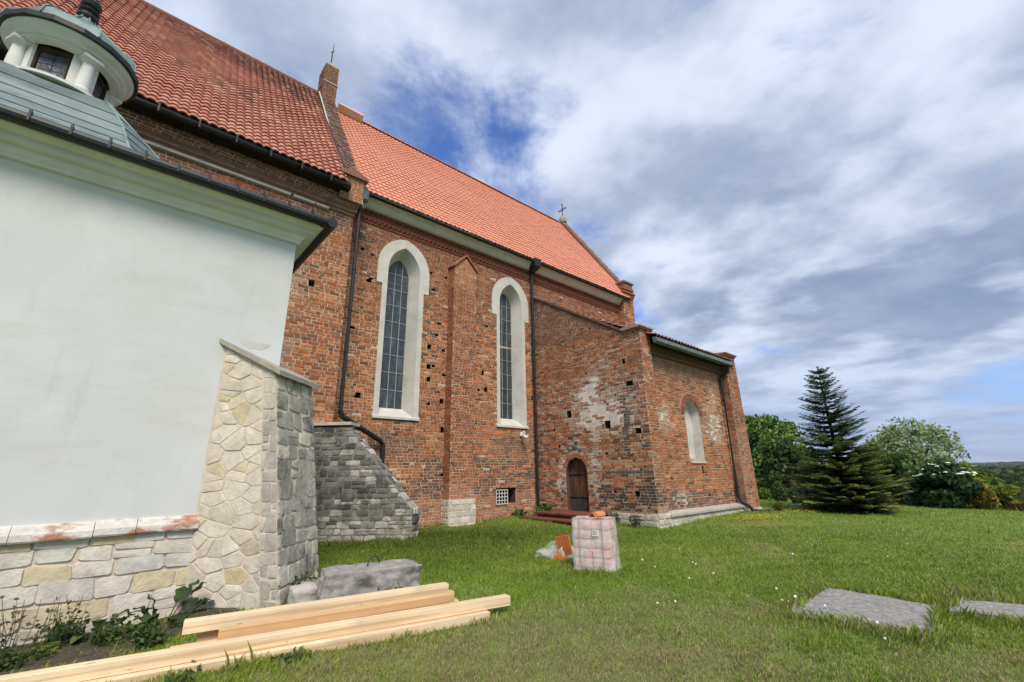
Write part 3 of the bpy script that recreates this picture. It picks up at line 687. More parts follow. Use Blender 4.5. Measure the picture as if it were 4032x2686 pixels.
# ================================================================== NAVE
def slope_bricks(mb, P, ul, vl, rng, pal, course=.1):
    v = 0; k = 0
    while v < vl-.04:
        u = -rng.uniform(0, .2)
        while u < ul:
            L = (.27 if k % 2 else .14)*rng.uniform(.9, 1.1); k += 1; a, b = max(0, u+.006), min(ul, u+L-.006); u += L
            if b-a < .03: continue
            w = rng.uniform(.0, .03); c = pal[rng.randrange(len(pal))]; f = rng.uniform(.75, 1.2); c = tuple(x*f for x in c); vv0, vv1 = v+.006, min(vl, v+course)-.006
            mb.add([P(a, vv0, -.05), P(b, vv0, -.05), P(b, vv1, -.05), P(a, vv1, -.05), P(a+.005, vv0+.005, w), P(b-.005, vv0+.005, w), P(b-.005, vv1-.005, w), P(a+.005, vv1-.005, w)], BF, c)
        v += course; k += 1
def build_nave():
    root = thing('church_nave', 'brick church nave behind the white chapel with old mottled tile roof and gable turret', 'church', (0, 15, 0))
    def tn(k, u, v, c, rng):
        n = nz(u*.6, v*.5, 44)
        if k == 'mortar': return mixv(c, (.55, .47, .36), .6)
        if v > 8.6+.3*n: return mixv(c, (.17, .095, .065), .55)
        if n > .15 and rng.random() < .6: return mixv(c, (.42, .155, .07), .6)
        if abs(u-3.0-.1*n) < .22 and v > 3.5 and rng.random() < .6: return mixv(c, (.42, .28, .21), .55)
        return mixv(c, (.36, .13, .06), .25)
    pl = putlogs(13, [3.45, 3.9], [3.1, 4.8, 6.9, 8.3], .5)
    arch = [(1.15+.62*math.cos(a), 8.35+.62*math.sin(a)) for a in [i*math.pi/14 for i in range(15)]]
    S = Wall((0, 12.4), (1, 0), (0, -1), [(2.3, -.1), (4.4, -.1), (4.4, 9.5), (-3, 9.5), (-3, 6.2), (2.3, 6.2)], pl+[arch], seed=11, tint=tn, course=.098)
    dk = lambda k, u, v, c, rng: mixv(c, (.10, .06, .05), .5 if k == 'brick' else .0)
    og = lambda k, u, v, c, rng: mixv(c, (.38, .19, .09), .6) if k == 'brick' else c
    C1 = Wall((0, 12.34), (1, 0), (0, -1), rect(-3, 4.42, 9.38, 9.48), seed=12, tint=og)
    C2 = Wall((0, 12.27), (1, 0), (0, -1), rect(-3, 4.46, 9.48, 9.60), seed=13, tint=og)
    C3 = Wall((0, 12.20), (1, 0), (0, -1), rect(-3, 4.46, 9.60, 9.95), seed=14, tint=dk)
    K1 = Wall((0, 12.05), (1, 0), (0, -1), rect(3.82, 4.52, 9.70, 10.52), seed=15, tint=og)
    K2 = Wall((3.82, 12.6), (0, -1), (-1, 0), rect(0, .55, 9.70, 10.52), seed=16, tint=og)
    GW = Wall((4.05, 22.5), (0, -1), (-1, 0), [(0, 9.9), (10.0, 9.9), (10.0, 10.5), (5.3, 17.95), (0, 10.0)], seed=17)
    dkr = lambda k, u, v, c, rng: mixv(c, (.15, .08, .06), .65) if k == 'brick' else mixv(c, (.2, .14, .11), .6)
    TW = Wall((4.06, 17.45), (0, -1), (-1, 0), [(0, 17.2), (.85, 17.2), (.85, 19.0), (0, 19.0)], [[(.62, 17.9), (.62, 18.6), (.52, 18.78), (.40, 18.6), (.40, 17.9)]], seed=18, tint=dkr)
    TS = Wall((4.06, 16.6), (1, 0), (0, -1), rect(0, .56, 16.9, 19.0), seed=19, tint=dkr)
    emit_walls(root, [S, C1, C2, C3, K1, K2, GW, TW, TS])
    for h in pl: recess(root, S, h, .22, M['brick'])
    m = MB(); m.box((-9, 12.9, -.3), (4.38, 22, 9.9)); m.prism([(12.43, 9.34), (12.36, 9.38), (12.29, 9.48), (12.22, 9.60), (12.22, 9.93), (12.9, 9.93)], 'x', -9, 4.38, (.2, .12, .09))
    m.box((3.84, 12.07, 9.70), (4.5, 12.9, 10.5), (.25, .1, .06)); m.prism([(12.3, 9.9), (17.2, 17.75), (22.5, 9.9)], 'x', 4.08, 4.56, (.25, .1, .06)); m.box((4.08, 16.62, 16.8), (4.60, 17.43, 18.98), (.25, .1, .06))
    m.build('wall_core', M['mortar'], root)
    k = MB(); k.prism([(3.70, 10.52), (4.62, 10.52), (4.62, 10.58), (4.16, 10.80), (3.70, 10.58)], 'y', 11.95, 12.7, (.26, .13, .09)); k.build('kneeler_cap', M['brick'], root)
    bl = MB(); bl.add([(x, 12.62, z) for x, z in arch], [tuple(range(15))]); bl.build('blind_arch', M['frame_plaster'], root); recess(root, S, arch, .2, M['frame_plaster'], 'arch_reveal')
    rng = random.Random(3)
    for i in range(19):
        a0, a1 = math.pi*i/19+.006, math.pi*(i+1)/19-.006; q = MB(); P = lambda r, a, y: (1.15+r*math.cos(a), y, 8.35+r*math.sin(a)); w = 12.372-rng.uniform(0, .008)
        q.add([P(.62, a0, 12.45), P(.62, a1, 12.45), P(.9, a1, 12.45), P(.9, a0, 12.45), P(.622, a0, w), P(.622, a1, w), P(.895, a1, w), P(.895, a0, w)], BF, mixv((.40, .16, .08), (.30, .11, .055), rng.random())); q.build('voussoir', M['brick'], root)
    for x0, x1 in ((-1.5, 2.55), (2.62, 3.22), (3.25, 3.62)):
        st = MB(); st.box((x0, 12.30, 9.31), (x1, 12.41, 9.375)); st.build('plaster_strip', M['frame_plaster'], root)
    g = MB(); g.tube([(-9, 11.80, 9.99), (4.0, 11.80, 9.99)], .082, 12); go = g.build('gutter', M['black'], root, smooth=True)
    x = -3
    while x < 3.9: b = MB(); b.box((x-.02, 11.68, 9.86), (x+.02, 11.83, 10.10)); b.build('gutter_bracket', M['black'], go); x += .8
    ev = MB(); ev.prism([(11.85, 9.93), (12.9, 9.93), (12.9, 10.9), (11.82, 10.02)], 'x', -9, 4.04, (.05, .04, .035)); ev.build('eaves_board', M['dark'], root)
    def colf(p, t, rng):
        k = rng.random(); c = mixv((.39, .145, .105), (.48, .225, .165), k)
        l = nz(p.x*.22, p.z*.5, 7)+.6*t; c = mixv(c, (.13, .075, .06), .7*sstep(l+rng.uniform(-.4, .4), .40, 1.05))
        if rng.random() < .06: c = (.52, .30, .20)
        return c
    tile_roof(root, 'roof', -7.6, 4.02, (11.74, 10.05), (17.2, 17.72), .205, .275, .021, M['tile_old'], colf, 33)
    bs = MB(); bs.add([(-9, 17.2, 17.7), (4, 17.2, 17.7), (4, 22.9, 9.6), (-9, 22.9, 9.6)], [(0, 1, 2, 3)], (.4, .15, .1)); bs.add([(-9, 11.74, 10.0), (-7.6, 11.74, 10.0), (-7.6, 17.2, 17.7), (-9, 17.2, 17.7)], [(0, 1, 2, 3)], (.4, .15, .1)); bs.build('roof_back', M['tile_old'], root)
    rd = MB()
    x = -7.6
    while x < 3.9:
        rd.tube([(x, 17.2, 17.72), (x+.4, 17.2, 17.735)], [.13, .115], 10, (.25, .11, .08)); x += .38
    kind(rd.build('ridge_tiles', M['tile_old'], root), 'stuff')
    # parapet slope of the east gable: bricks lying on the rake
    pal = [(.16, .085, .065), (.20, .10, .075), (.13, .08, .07), (.24, .115, .08), (.18, .13, .11)]
    a = Vector((4.05, 12.45, 10.62)); b = Vector((4.05, 17.0, 17.75)); sb = MB(); P = frame3(a, (1, 0, 0), b-a)
    slope_bricks(sb, P, .56, (b-a).length, random.Random(6), pal); sbo = sb.build('parapet_bricks', M['brick'], root, fixn=False); kind(sbo, 'stuff')
    mf = MB(); mf.tube([(4.03, 12.4, 10.52), (4.03, 17.0, 17.69)], .03, 6, (.5, .46, .4)); mf.build('mortar_fillet', M['frame_plaster'], root)
    # turret: stone band, cap, spike
    t = MB(); t.box((4.03, 16.57, 18.02), (4.65, 17.48, 18.09)); t.build('stone_band', M['concrete'], root)
    t = MB(); t.add([(4.05, 16.58, 18.95), (4.63, 16.58, 18.95), (4.63, 17.46, 18.95), (4.05, 17.46, 18.95), (4.05, 16.58, 19.0), (4.63, 16.58, 19.0), (4.63, 17.46, 19.0), (4.05, 17.46, 19.0), (4.2, 16.85, 19.42), (4.5, 16.85, 19.42), (4.5, 17.2, 19.42), (4.2, 17.2, 19.42)],
        [(0, 1, 5, 4), (1, 2, 6, 5), (2, 3, 7, 6), (3, 0, 4, 7), (4, 5, 9, 8), (5, 6, 10, 9), (6, 7, 11, 10), (7, 4, 8, 11), (8, 9, 10, 11), (3, 2, 1, 0)]); t.build('turret_cap', M['concrete'], root)
    t = MB(); t.tube([(4.35, 17.0, 19.4), (4.36, 17.0, 20.15), (4.38, 17.0, 20.75)], [.03, .025, .006], 6); t.tube([(4.28, 17.0, 20.1), (4.44, 17.0, 20.3)], .015, 5); t.build('spike', M['iron'], root)
    # ---- diagonal buttress of dark stone at the corner
    k2 = math.sqrt(.5); O = Vector((3.73, 12.4, 0)); U = Vector((k2, -k2, 0)); N_ = Vector((-k2, -k2, 0)); W = .48
    reg = [(0, -.25), (2.96, -.25), (2.92, .80), (1.17, 2.80), (0, 2.88)]
    bd = MB(); v = [tuple(O+U*u+Vector((0, 0, z))) for u, z in reg]+[tuple(O+U*u-N_*W+Vector((0, 0, z))) for u, z in reg]; n = len(reg)
    bd.add(v, [tuple(range(n)), tuple(reversed(range(n, 2*n)))]+[(i, i+n, (i+1) % n+n, (i+1) % n) for i in range(n)]); bt = bd.build('buttress', M['stone_mortar_dark'], root)
    bt['label'] = 'dark weathered stone buttress with sloping top'
    rng = random.Random(12)
    def dc(u, v, r):
        c = mixv((.10, .098, .09), (.27, .26, .235), r.random()**1.2)
        if r.random() < .16: c = (.46, .44, .395)
        if v < .35 or (u > 2.45 and v < .8): c = mixv(c, (.48, .45, .37), r.uniform(.3, .9))
        return c
    P = frame3(O, U, (0, 0, 1)); masonry(bt, coursed(reg, (.105, .19), (.16, .38), rng, .014), P, .006, .018, rng, dc, M['stone_dark'])
    PE = frame3(O+U*2.96, (k2, k2, 0), (0, 0, 1)); masonry(bt, coursed(rect(0, W, -.2, .85), (.16, .24), (.2, .36), rng, .012), PE, .007, .025, rng, dc, M['stone_dark'])
    a = O+U*2.92+Vector((0, 0, .80)); b = O+U*1.17+Vector((0, 0, 2.80)); PS = frame3(a, (k2, k2, 0), b-a); masonry(bt, coursed(rect(0, W, 0, (b-a).length), (.2, .3), (.25, .45), rng, .012), PS, .006, .025, rng, dc, M['stone_dark'])
    cp = MB(); Mx = Matrix((U, -N_, Vector((0, 0, 1)))).transposed().to_4x4(); Mx.translation = O; cp.box((-.3, -.06, 2.885), (1.22, W+.05, 2.965), (.5, .47, .40), Mx); cp.build('capstone', M['stone'], bt)
build_nave()

# ================================================================== SACRISTY
def build_sacristy():
    root = thing('sacristy', 'low brick sacristy with arched plank door and flaking white plaster patches', 'building', (16, 10, 0))
    def blob(u, v, cu_, cv, ru, rv, s): return 1-math.hypot((u-cu_)/ru, (v-cv)/rv)+.55*nz(u*2.2, v*2.2, s)+.3*nz(u*6, v*6, s+3)
    def tw(k, u, v, c, rng):
        p = max(blob(u, v, 3.2, 3.5, 1.75, 1.0, 3), blob(u, v, 2.9, 4.5, .95, 1.05, 9)*.9, .16*nz(u*3, v*5, 88)+.06*nz(u*9, v*11, 5), blob(u, v, 2.05, 2.42, .75, .42, 14), blob(u, v, 2.82, 1.5, .42, .95, 6), blob(u, v, 1.25, 1.5, .38, .95, 7)*.95, blob(u, v, 3.55, 5.3, .35, .6, 4)*.55)
        if k == 'mortar': return mixv(c, (.72, .67, .585), clamp(p*2.0+.25))
        if p > .45 and rng.random() < clamp((p-.42)*1.9): return None
        if p > .03 and rng.random() < .7: c = mixv(c, (.66, .58, .50), clamp(.4+p)*rng.uniform(.3, 1))
        n = nz(u*.8, v*.7, 61)
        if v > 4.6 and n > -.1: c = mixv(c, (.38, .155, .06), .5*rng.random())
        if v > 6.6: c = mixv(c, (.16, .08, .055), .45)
        if .45 < v < 1.2 and u > 3.2+.4*n and rng.random() < .62-.4*abs(v-.75): c = (.085+.03*rng.random(), .06, .052)
        if 1.55 < v < 1.66 and u > 3.4: c = (.10, .10, .10)
        if v < .42: c = mixv(c, (.44, .30, .21), .6)
        if abs(u-4.25-.05*n) < .10 and 2.3 < v < 4.1: c = mixv(c, (.05, .04, .035), .75)
        return c
    door = [(1.51, .28), (2.52, .28), (2.52, 1.62)]+list(reversed([(2.015+.505*math.cos(a), 1.62+.53*math.sin(a)) for a in [math.pi*(1-i/10) for i in range(11)]]))[1:-1]+[(1.51, 1.62)]
    pl = [rect(1.05, 1.15, 2.0, 2.1), rect(.95, 1.06, 3.1, 3.2), rect(1.0, 1.1, 4.2, 4.3), rect(1.7, 1.92, 3.55, 3.85), rect(3.42, 3.66, 3.02, 3.32), rect(4.62, 4.84, 2.82, 3.02), rect(4.42, 4.70, 4.38, 4.58), rect(3.35, 3.46, 2.2, 2.3), rect(3.6, 3.7, .95, 1.05), rect(4.4, 4.58, .90, 1.02), rect(4.35, 4.46, 5.2, 5.3), rect(1.2, 1.3, 2.55, 2.65), rect(2.7, 2.78, 5.05, 5.13)]
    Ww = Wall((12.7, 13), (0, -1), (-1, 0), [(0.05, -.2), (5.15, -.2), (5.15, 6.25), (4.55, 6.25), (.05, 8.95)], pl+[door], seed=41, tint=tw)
    def ts(k, u, v, c, rng):
        p = max(blob(u, v, 13.9, 3.35, .75, .6, 31), blob(u, v, 17.6, 3.35, .95, 1.0, 33), blob(u, v, 14.4, .75, .9, .3, 35)*1.2, blob(u, v, 17.9, 4.4, .5, .6, 36)*.6)
        if k == 'mortar': return mixv(mixv(c, (.5, .44, .36), .4*sstep(1.3-v, 0, .5)), (.6, .53, .44), clamp(p*1.5))
        if p > .5 and rng.random() < .3: return None
        if p > .1: c = mixv(c, (.52, .42, .33), clamp(.2+p*.8)*rng.uniform(.3, 1))
        n = nz(u*.7, v*.7, 71)
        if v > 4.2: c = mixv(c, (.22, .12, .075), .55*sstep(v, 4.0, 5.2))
        if v < .95+.1*n and rng.random() < .7: c = mixv(c, (.10, .08, .075), .75)
        if 1 < v < 2.4 and rng.random() < .5: c = mixv(c, (.40, .15, .06), .5)
        return c
    wa = [(15.42, 1.98), (16.55, 1.98), (16.55, 3.62)]+list(reversed([(15.985+.565*math.cos(a), 3.62+.55*math.sin(a)) for a in [math.pi*(1-i/12) for i in range(13)]]))[1:-1]+[(15.42, 3.62)]
    ps = [rect(14.0, 14.1, 1.35, 1.45), rect(14.25, 14.35, .55, .66), rect(16.2, 16.32, 1.55, 1.75), rect(16.4, 16.55, .72, .86), rect(18.0, 18.1, 1.9, 2.0), rect(15.6, 15.7, 4.75, 4.85)]
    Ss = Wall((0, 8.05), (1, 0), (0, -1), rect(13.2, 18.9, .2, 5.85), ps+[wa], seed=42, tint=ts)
    def tc_(k, u, v, c, rng):
        if k == 'mortar': return c
        if v < .55: return mixv(c, (.44, .30, .19), .8)
        if .55 < v < 1.2 and rng.random() < .5: return (.095, .066, .055)
        if 4.3 < v < 5.6 and u < .6 and rng.random() < .3: return mixv(c, (.5, .42, .34), .7)
        return mixv(c, (.33, .12, .055), .4)
    Pc = Wall((12.7, 7.85), (1, 0), (0, -1), rect(0, .58, -.2, 6.25), seed=43, tint=tc_)
    def te(k, u, v, c, rng): return c if k == 'mortar' else mixv(c, (.40, .22, .15), .65*rng.random()+.15) if v < 3.3 else mixv(c, (.25, .10, .06), .4)
    Pe = Wall((18.85, 7.72), (1, 0), (0, -1), [(0, .15), (1.12, .15), (1.02, 3.3), (.88, 6.3), (0, 6.3)], seed=44, tint=te)
    Pw = Wall((18.85, 8.05), (0, -1), (-1, 0), rect(0, .33, .15, 6.3), seed=45, tint=te)
    emit_walls(root, [Ww, Ss, Pc, Pe, Pw])
    for h in pl: recess(root, Ww, h, .25, M['brick'])
    for h in ps: recess(root, Ss, h, .22, M['brick'])
    m = MB(); m.box((13.2, 8.65, -.3), (19.6, 13, 5.9)); m.box((18.87, 7.74, -.2), (19.7, 8.3, 6.28)); m.box((13.0, 7.87, -.2), (13.26, 8.3, 6.2)); m.box((12.95, 8.2, 5.9), (19.6, 13, 5.95))
    m.prism([(7.9, 5.8), (13, 5.8), (13, 8.68), (7.9, 6.1)], 'x', 19.3, 19.62); m.prism([(7.9, 5.8), (13, 5.8), (13, 8.9), (8.42, 6.25), (7.9, 6.22)], 'x', 12.74, 12.98); m.box((18.9, 8.0, -.2), (19.65, 13, 5.9)); m.build('wall_core', M['mortar'], root)
    cbl = MB(); cbl.tube([(13.0, 7.815, .38), (12.98, 7.82, 1.6), (12.96, 7.825, 2.6)], .006, 5); cbl.build('lightning_cable', M['bars'], root)
    # blind window
    w = MB(); n = len(wa); w.add([(u, 8.06, z) for u, z in wa]+[(u+(.03 if u < 15.985 else -.05), 8.38, z) for u, z in wa], [(i, (i+1) % n, (i+1) % n+n, i+n) for i in range(n)]+[tuple(range(n, 2*n))]); wo = w.build('window', M['frame_plaster'], root)
    s = MB(); s.prism([(8.0, 1.93), (8.37, 2.03), (8.37, 1.95), (8.0, 1.88)], 'x', 15.42, 16.56); s.build('sill', M['frame_plaster'], wo)
    rng = random.Random(8)
    for i in range(21):
        a0, a1 = math.pi*i/21+.008, math.pi*(i+1)/21-.008; q = MB(); P = lambda r, a, y: (15.985+r*math.cos(a), y, 3.62+r*math.sin(a)*.98); y = 8.028-rng.uniform(0, .01)
        q.add([P(.57, a0, 8.1), P(.57, a1, 8.1), P(.80, a1, 8.1), P(.80, a0, 8.1), P(.572, a0, y), P(.572, a1, y), P(.795, a1, y), P(.795, a0, y)], BF, mixv((.30, .13, .075), (.19, .085, .055), rng.random())); q.build('voussoir', M['brick'], wo)
    # plank door in its arched opening
    recess(root, Ww, door, .34, M['brick'], 'door_reveal')
    dr = MB(); dd = MB(); reg = door; dd.add([Ww.P(u, z, -.30) for u, z in door], [tuple(range(len(door)))]); dro = dd.build('door', M['oldwood'], root)
    nP = 5
    regc = door
    for i in range(nP):
        u0_, u1_ = 1.53+i*.196+.004, 1.53+(i+1)*.196-.004; c = clip_region(rect(u0_, u1_, .30, 2.2), regc)
        if len(c) < 3: continue
        p = MB(); d0 = -.20+rng.uniform(-.006, .006); k = len(c); col = mixv((.10, .052, .028), (.19, .10, .045), rng.random())
        p.add([Ww.P(u, z, d0) for u, z in c]+[Ww.P(u, z, d0-.03) for u, z in c], [tuple(range(k))]+[(j, (j+1) % k, k+(j+1) % k, k+j) for j in range(k)], col); p.build('plank', M['oldwood'], dro)
    for z in (.78, 1.56):
        b = MB(); vs = [Ww.P(u, zz, w_) for w_ in (-.20, -.155) for u, zz in ((1.515, z), (2.515, z+.01), (2.515, z+.075), (1.515, z+.065))]; b.add(vs, [(4, 5, 6, 7), (0, 1, 5, 4), (1, 2, 6, 5), (2, 3, 7, 6), (3, 0, 4, 7)], (.10, .085, .07)); b.build('batten', M['oldwood'], dro)
    b = MB(); vs = [Ww.P(u, zz, w_) for w_ in (-.2, -.17) for u, zz in ((1.515, .30), (2.515, .30), (2.515, .72), (1.515, .72))]; b.add(vs, [(4, 5, 6, 7), (0, 1, 5, 4), (2, 3, 7, 6)], (.085, .08, .075)); b.build('kick_board', M['oldwood'], dro)
    for i in range(15):                                         # brick arch over the door
        a0, a1 = math.pi*(.12+.76*i/15)+.01, math.pi*(.12+.76*(i+1)/15)-.01; q = MB(); y = .012+rng.uniform(0, .015); P = lambda r, a, w_: Ww.P(2.015+r*math.cos(a), 1.62+r*1.03*math.sin(a), w_)
        q.add([P(.505, a0, -.1), P(.505, a1, -.1), P(.66, a1, -.1), P(.66, a0, -.1), P(.51, a0, y), P(.51, a1, y), P(.655, a1, y), P(.655, a0, y)], BF, mixv((.42, .18, .10), (.36, .13, .06), rng.random())); q.build('voussoir', M['brick'], root, fixn=True)
    lm = MB()                                                    # broken dark stones over the arch
    for u, z, s_ in ((2.0, 2.50, .16), (2.25, 2.42, .13), (1.78, 2.45, .12), (2.08, 2.68, .11), (1.35, 1.0, .10), (2.75, .9, .09), (2.7, 1.2, .1), (1.3, .75, .09), (1.38, 1.3, .08)):
        q = stone([(u-s_, z-s_*.55), (u+s_*.9, z-s_*.6), (u+s_, z+s_*.5), (u-s_*.8, z+s_*.6)], lambda a, b_, c_=0: Ww.P(a, b_, c_), .01, .05, rng, mixv((.12, .11, .10), (.24, .22, .20), rng.random())); q.build('lintel_stone', M['stone_dark'], root)
    # verge, kneeler slab, roof, gutter
    a, b_ = Vector((0, 8.46, 6.31)), Vector((0, 12.95, 9.02)); S_ = (b_-a).normalized(); Nn = Vector((1, 0, 0)).cross(S_); n = 44
    for i in range(n):
        p = a+(b_-a)*(i/n); L = (b_-a).length/n; Mx = Matrix((Vector((1, 0, 0)), S_, Nn)).transposed().to_4x4(); Mx.translation = Vector((12.66, 0, 0))+p; q = MB()
        q.box((-.03, .004, -.035), (.36, L-.006, .03+rng.uniform(-.006, .012)), mixv((.23, .11, .085), (.17, .09, .075), rng.random()), Mx); q.box((-.005, L*.25, -.10), (.2, L*.75, -.036), (.20, .075, .05), Mx); q.build('verge_brick', M['brick'], root)
    kn = MB(); kn.box((12.60, 7.76, 6.25), (13.34, 8.50, 6.31), (.25, .12, .08)); kn.prism([(7.72, 6.31), (8.52, 6.31), (8.52, 6.40), (8.1, 6.44), (7.72, 6.36)], 'x', 12.57, 13.38, (.34, .27, .23)); kn.build('kneeler', M['brick'], root)
    kn = MB(); kn.box((18.80, 7.66, 6.30), (19.80, 8.5, 6.37), (.25, .12, .08)); kn.prism([(7.62, 6.37), (8.5, 6.37), (8.5, 6.5), (7.62, 6.42)], 'x', 18.78, 19.84, (.30, .2, .16)); kn.build('kneeler', M['brick'], root)
    ev = MB(); ev.prism([(19.62, 8.0), (19.62, 8.0)], 'z', 0, 1) if False else None
    for sx in (19.36,):
        e = MB(); e.prism([(8.4, 6.2), (13.0, 8.62), (13.0, 8.88), (8.4, 6.5)], 'x', sx, sx+.3, (.25, .12, .08)); e.build('verge_wall', M['brick'], root)
    tile_roof(root, 'roof', 13.0, 19.38, (7.52, 5.99), (13.0, 8.74), .22, .31, .03, M['tile_old'], lambda p, t, r: mixv((.30, .13, .095), (.22, .10, .08), r.random()), 35, limit=120)
    g = MB(); g.add([(13.02, 7.46, 5.94), (18.98, 7.46, 5.94), (18.98, 7.44, 5.80), (13.02, 7.44, 5.80), (13.02, 7.58, 5.76), (18.98, 7.58, 5.76), (13.02, 7.60, 5.96), (18.98, 7.60, 5.96)], [(0, 1, 2, 3), (3, 2, 5, 4), (4, 5, 7, 6), (0, 3, 4, 6), (1, 7, 5, 2)]); g.build('gutter', M['zinc'], root)
    sf = MB(); sf.box((13.28, 7.56, 5.80), (18.84, 8.10, 5.86), (.04, .035, .03)); sf.build('soffit', M['dark'], root)
    cb = MB(); cb.box((13.28, 7.93, 5.52), (18.84, 8.06, 5.64), (.15, .085, .06)); cb.box((13.28, 7.86, 5.64), (18.84, 8.06, 5.795), (.11, .07, .05)); cb.build('cornice', M['brick'], root)
    p = MB(); p.tube([(18.60, 7.52, 5.8), (18.60, 7.60, 5.55), (18.60, 7.93, 5.30), (18.60, 7.93, .62), (18.62, 7.86, .48), (18.66, 7.62, .32), (18.72, 7.52, .16), (18.98, 7.22, .10), (19.12, 7.02, .14)], .066, 12)
    for z in (4.4, 2.6, 1.0): p.tube([(18.6, 7.93, z-.03), (18.6, 7.93, z+.03)], .078, 12)
    p.build('downpipe', M['black'], root)
    # stone plinth with sloping ledge stones
    base = MB(); base.box((13.27, 7.84, -.25), (18.84, 8.1, .27)); pb = base.build('plinth', M['stone_mortar'], root)
    wc = lambda u, v, r: mixv((.58, .54, .46), (.42, .38, .31), r.random())
    masonry(pb, coursed(rect(0, 5.55, -.1, .26), (.16, .20), (.28, .5), rng, .01), frame3((13.28, 7.835, 0), (1, 0, 0), (0, 0, 1)), .007, .012, rng, wc, M['stone'])
    x = 13.28
    while x < 18.5:
        L = rng.uniform(.55, .95); x1 = min(18.82, x+L); q = MB(); q.prism([(7.76, .265), (8.06, .285), (8.06, .42), (7.76, .33)], 'x', x+.004, x1-.004, mixv((.36, .34, .30), (.46, .43, .37), rng.random())); q.build('ledge_stone', M['stone'], pb); x = x1
    masonry(pb, coursed(rect(0, .62, -.15, .38), (.17, .22), (.25, .36), rng, .01), frame3((12.66, 7.80, 0), (1, 0, 0), (0, 0, 1)), .006, .03, rng, wc, M['stone'])
    masonry(pb, coursed(rect(0, 1.75, -.15, .36), (.15, .22), (.25, .5), rng, .02), frame3((12.655, 9.6, 0), (0, -1, 0), (0, 0, 1)), .006, .03, rng, wc, M['stone'])
    masonry(pb, coursed(rect(0, 1.2, -.1, .2), (.14, .18), (.3, .45), rng, .01), frame3((18.82, 7.68, 0), (1, 0, 0), (0, 0, 1)), .006, .03, rng, wc, M['stone'])
    gb = MB(); gb.box((12.66, 7.81, -.25), (13.28, 8.1, .38)); gb.box((12.665, 7.85, -.25), (12.75, 9.6, .34)); gb.box((18.83, 7.69, -.25), (20.0, 8.1, .18)); gb.build('footing', M['stone_mortar'], root)
build_sacristy()

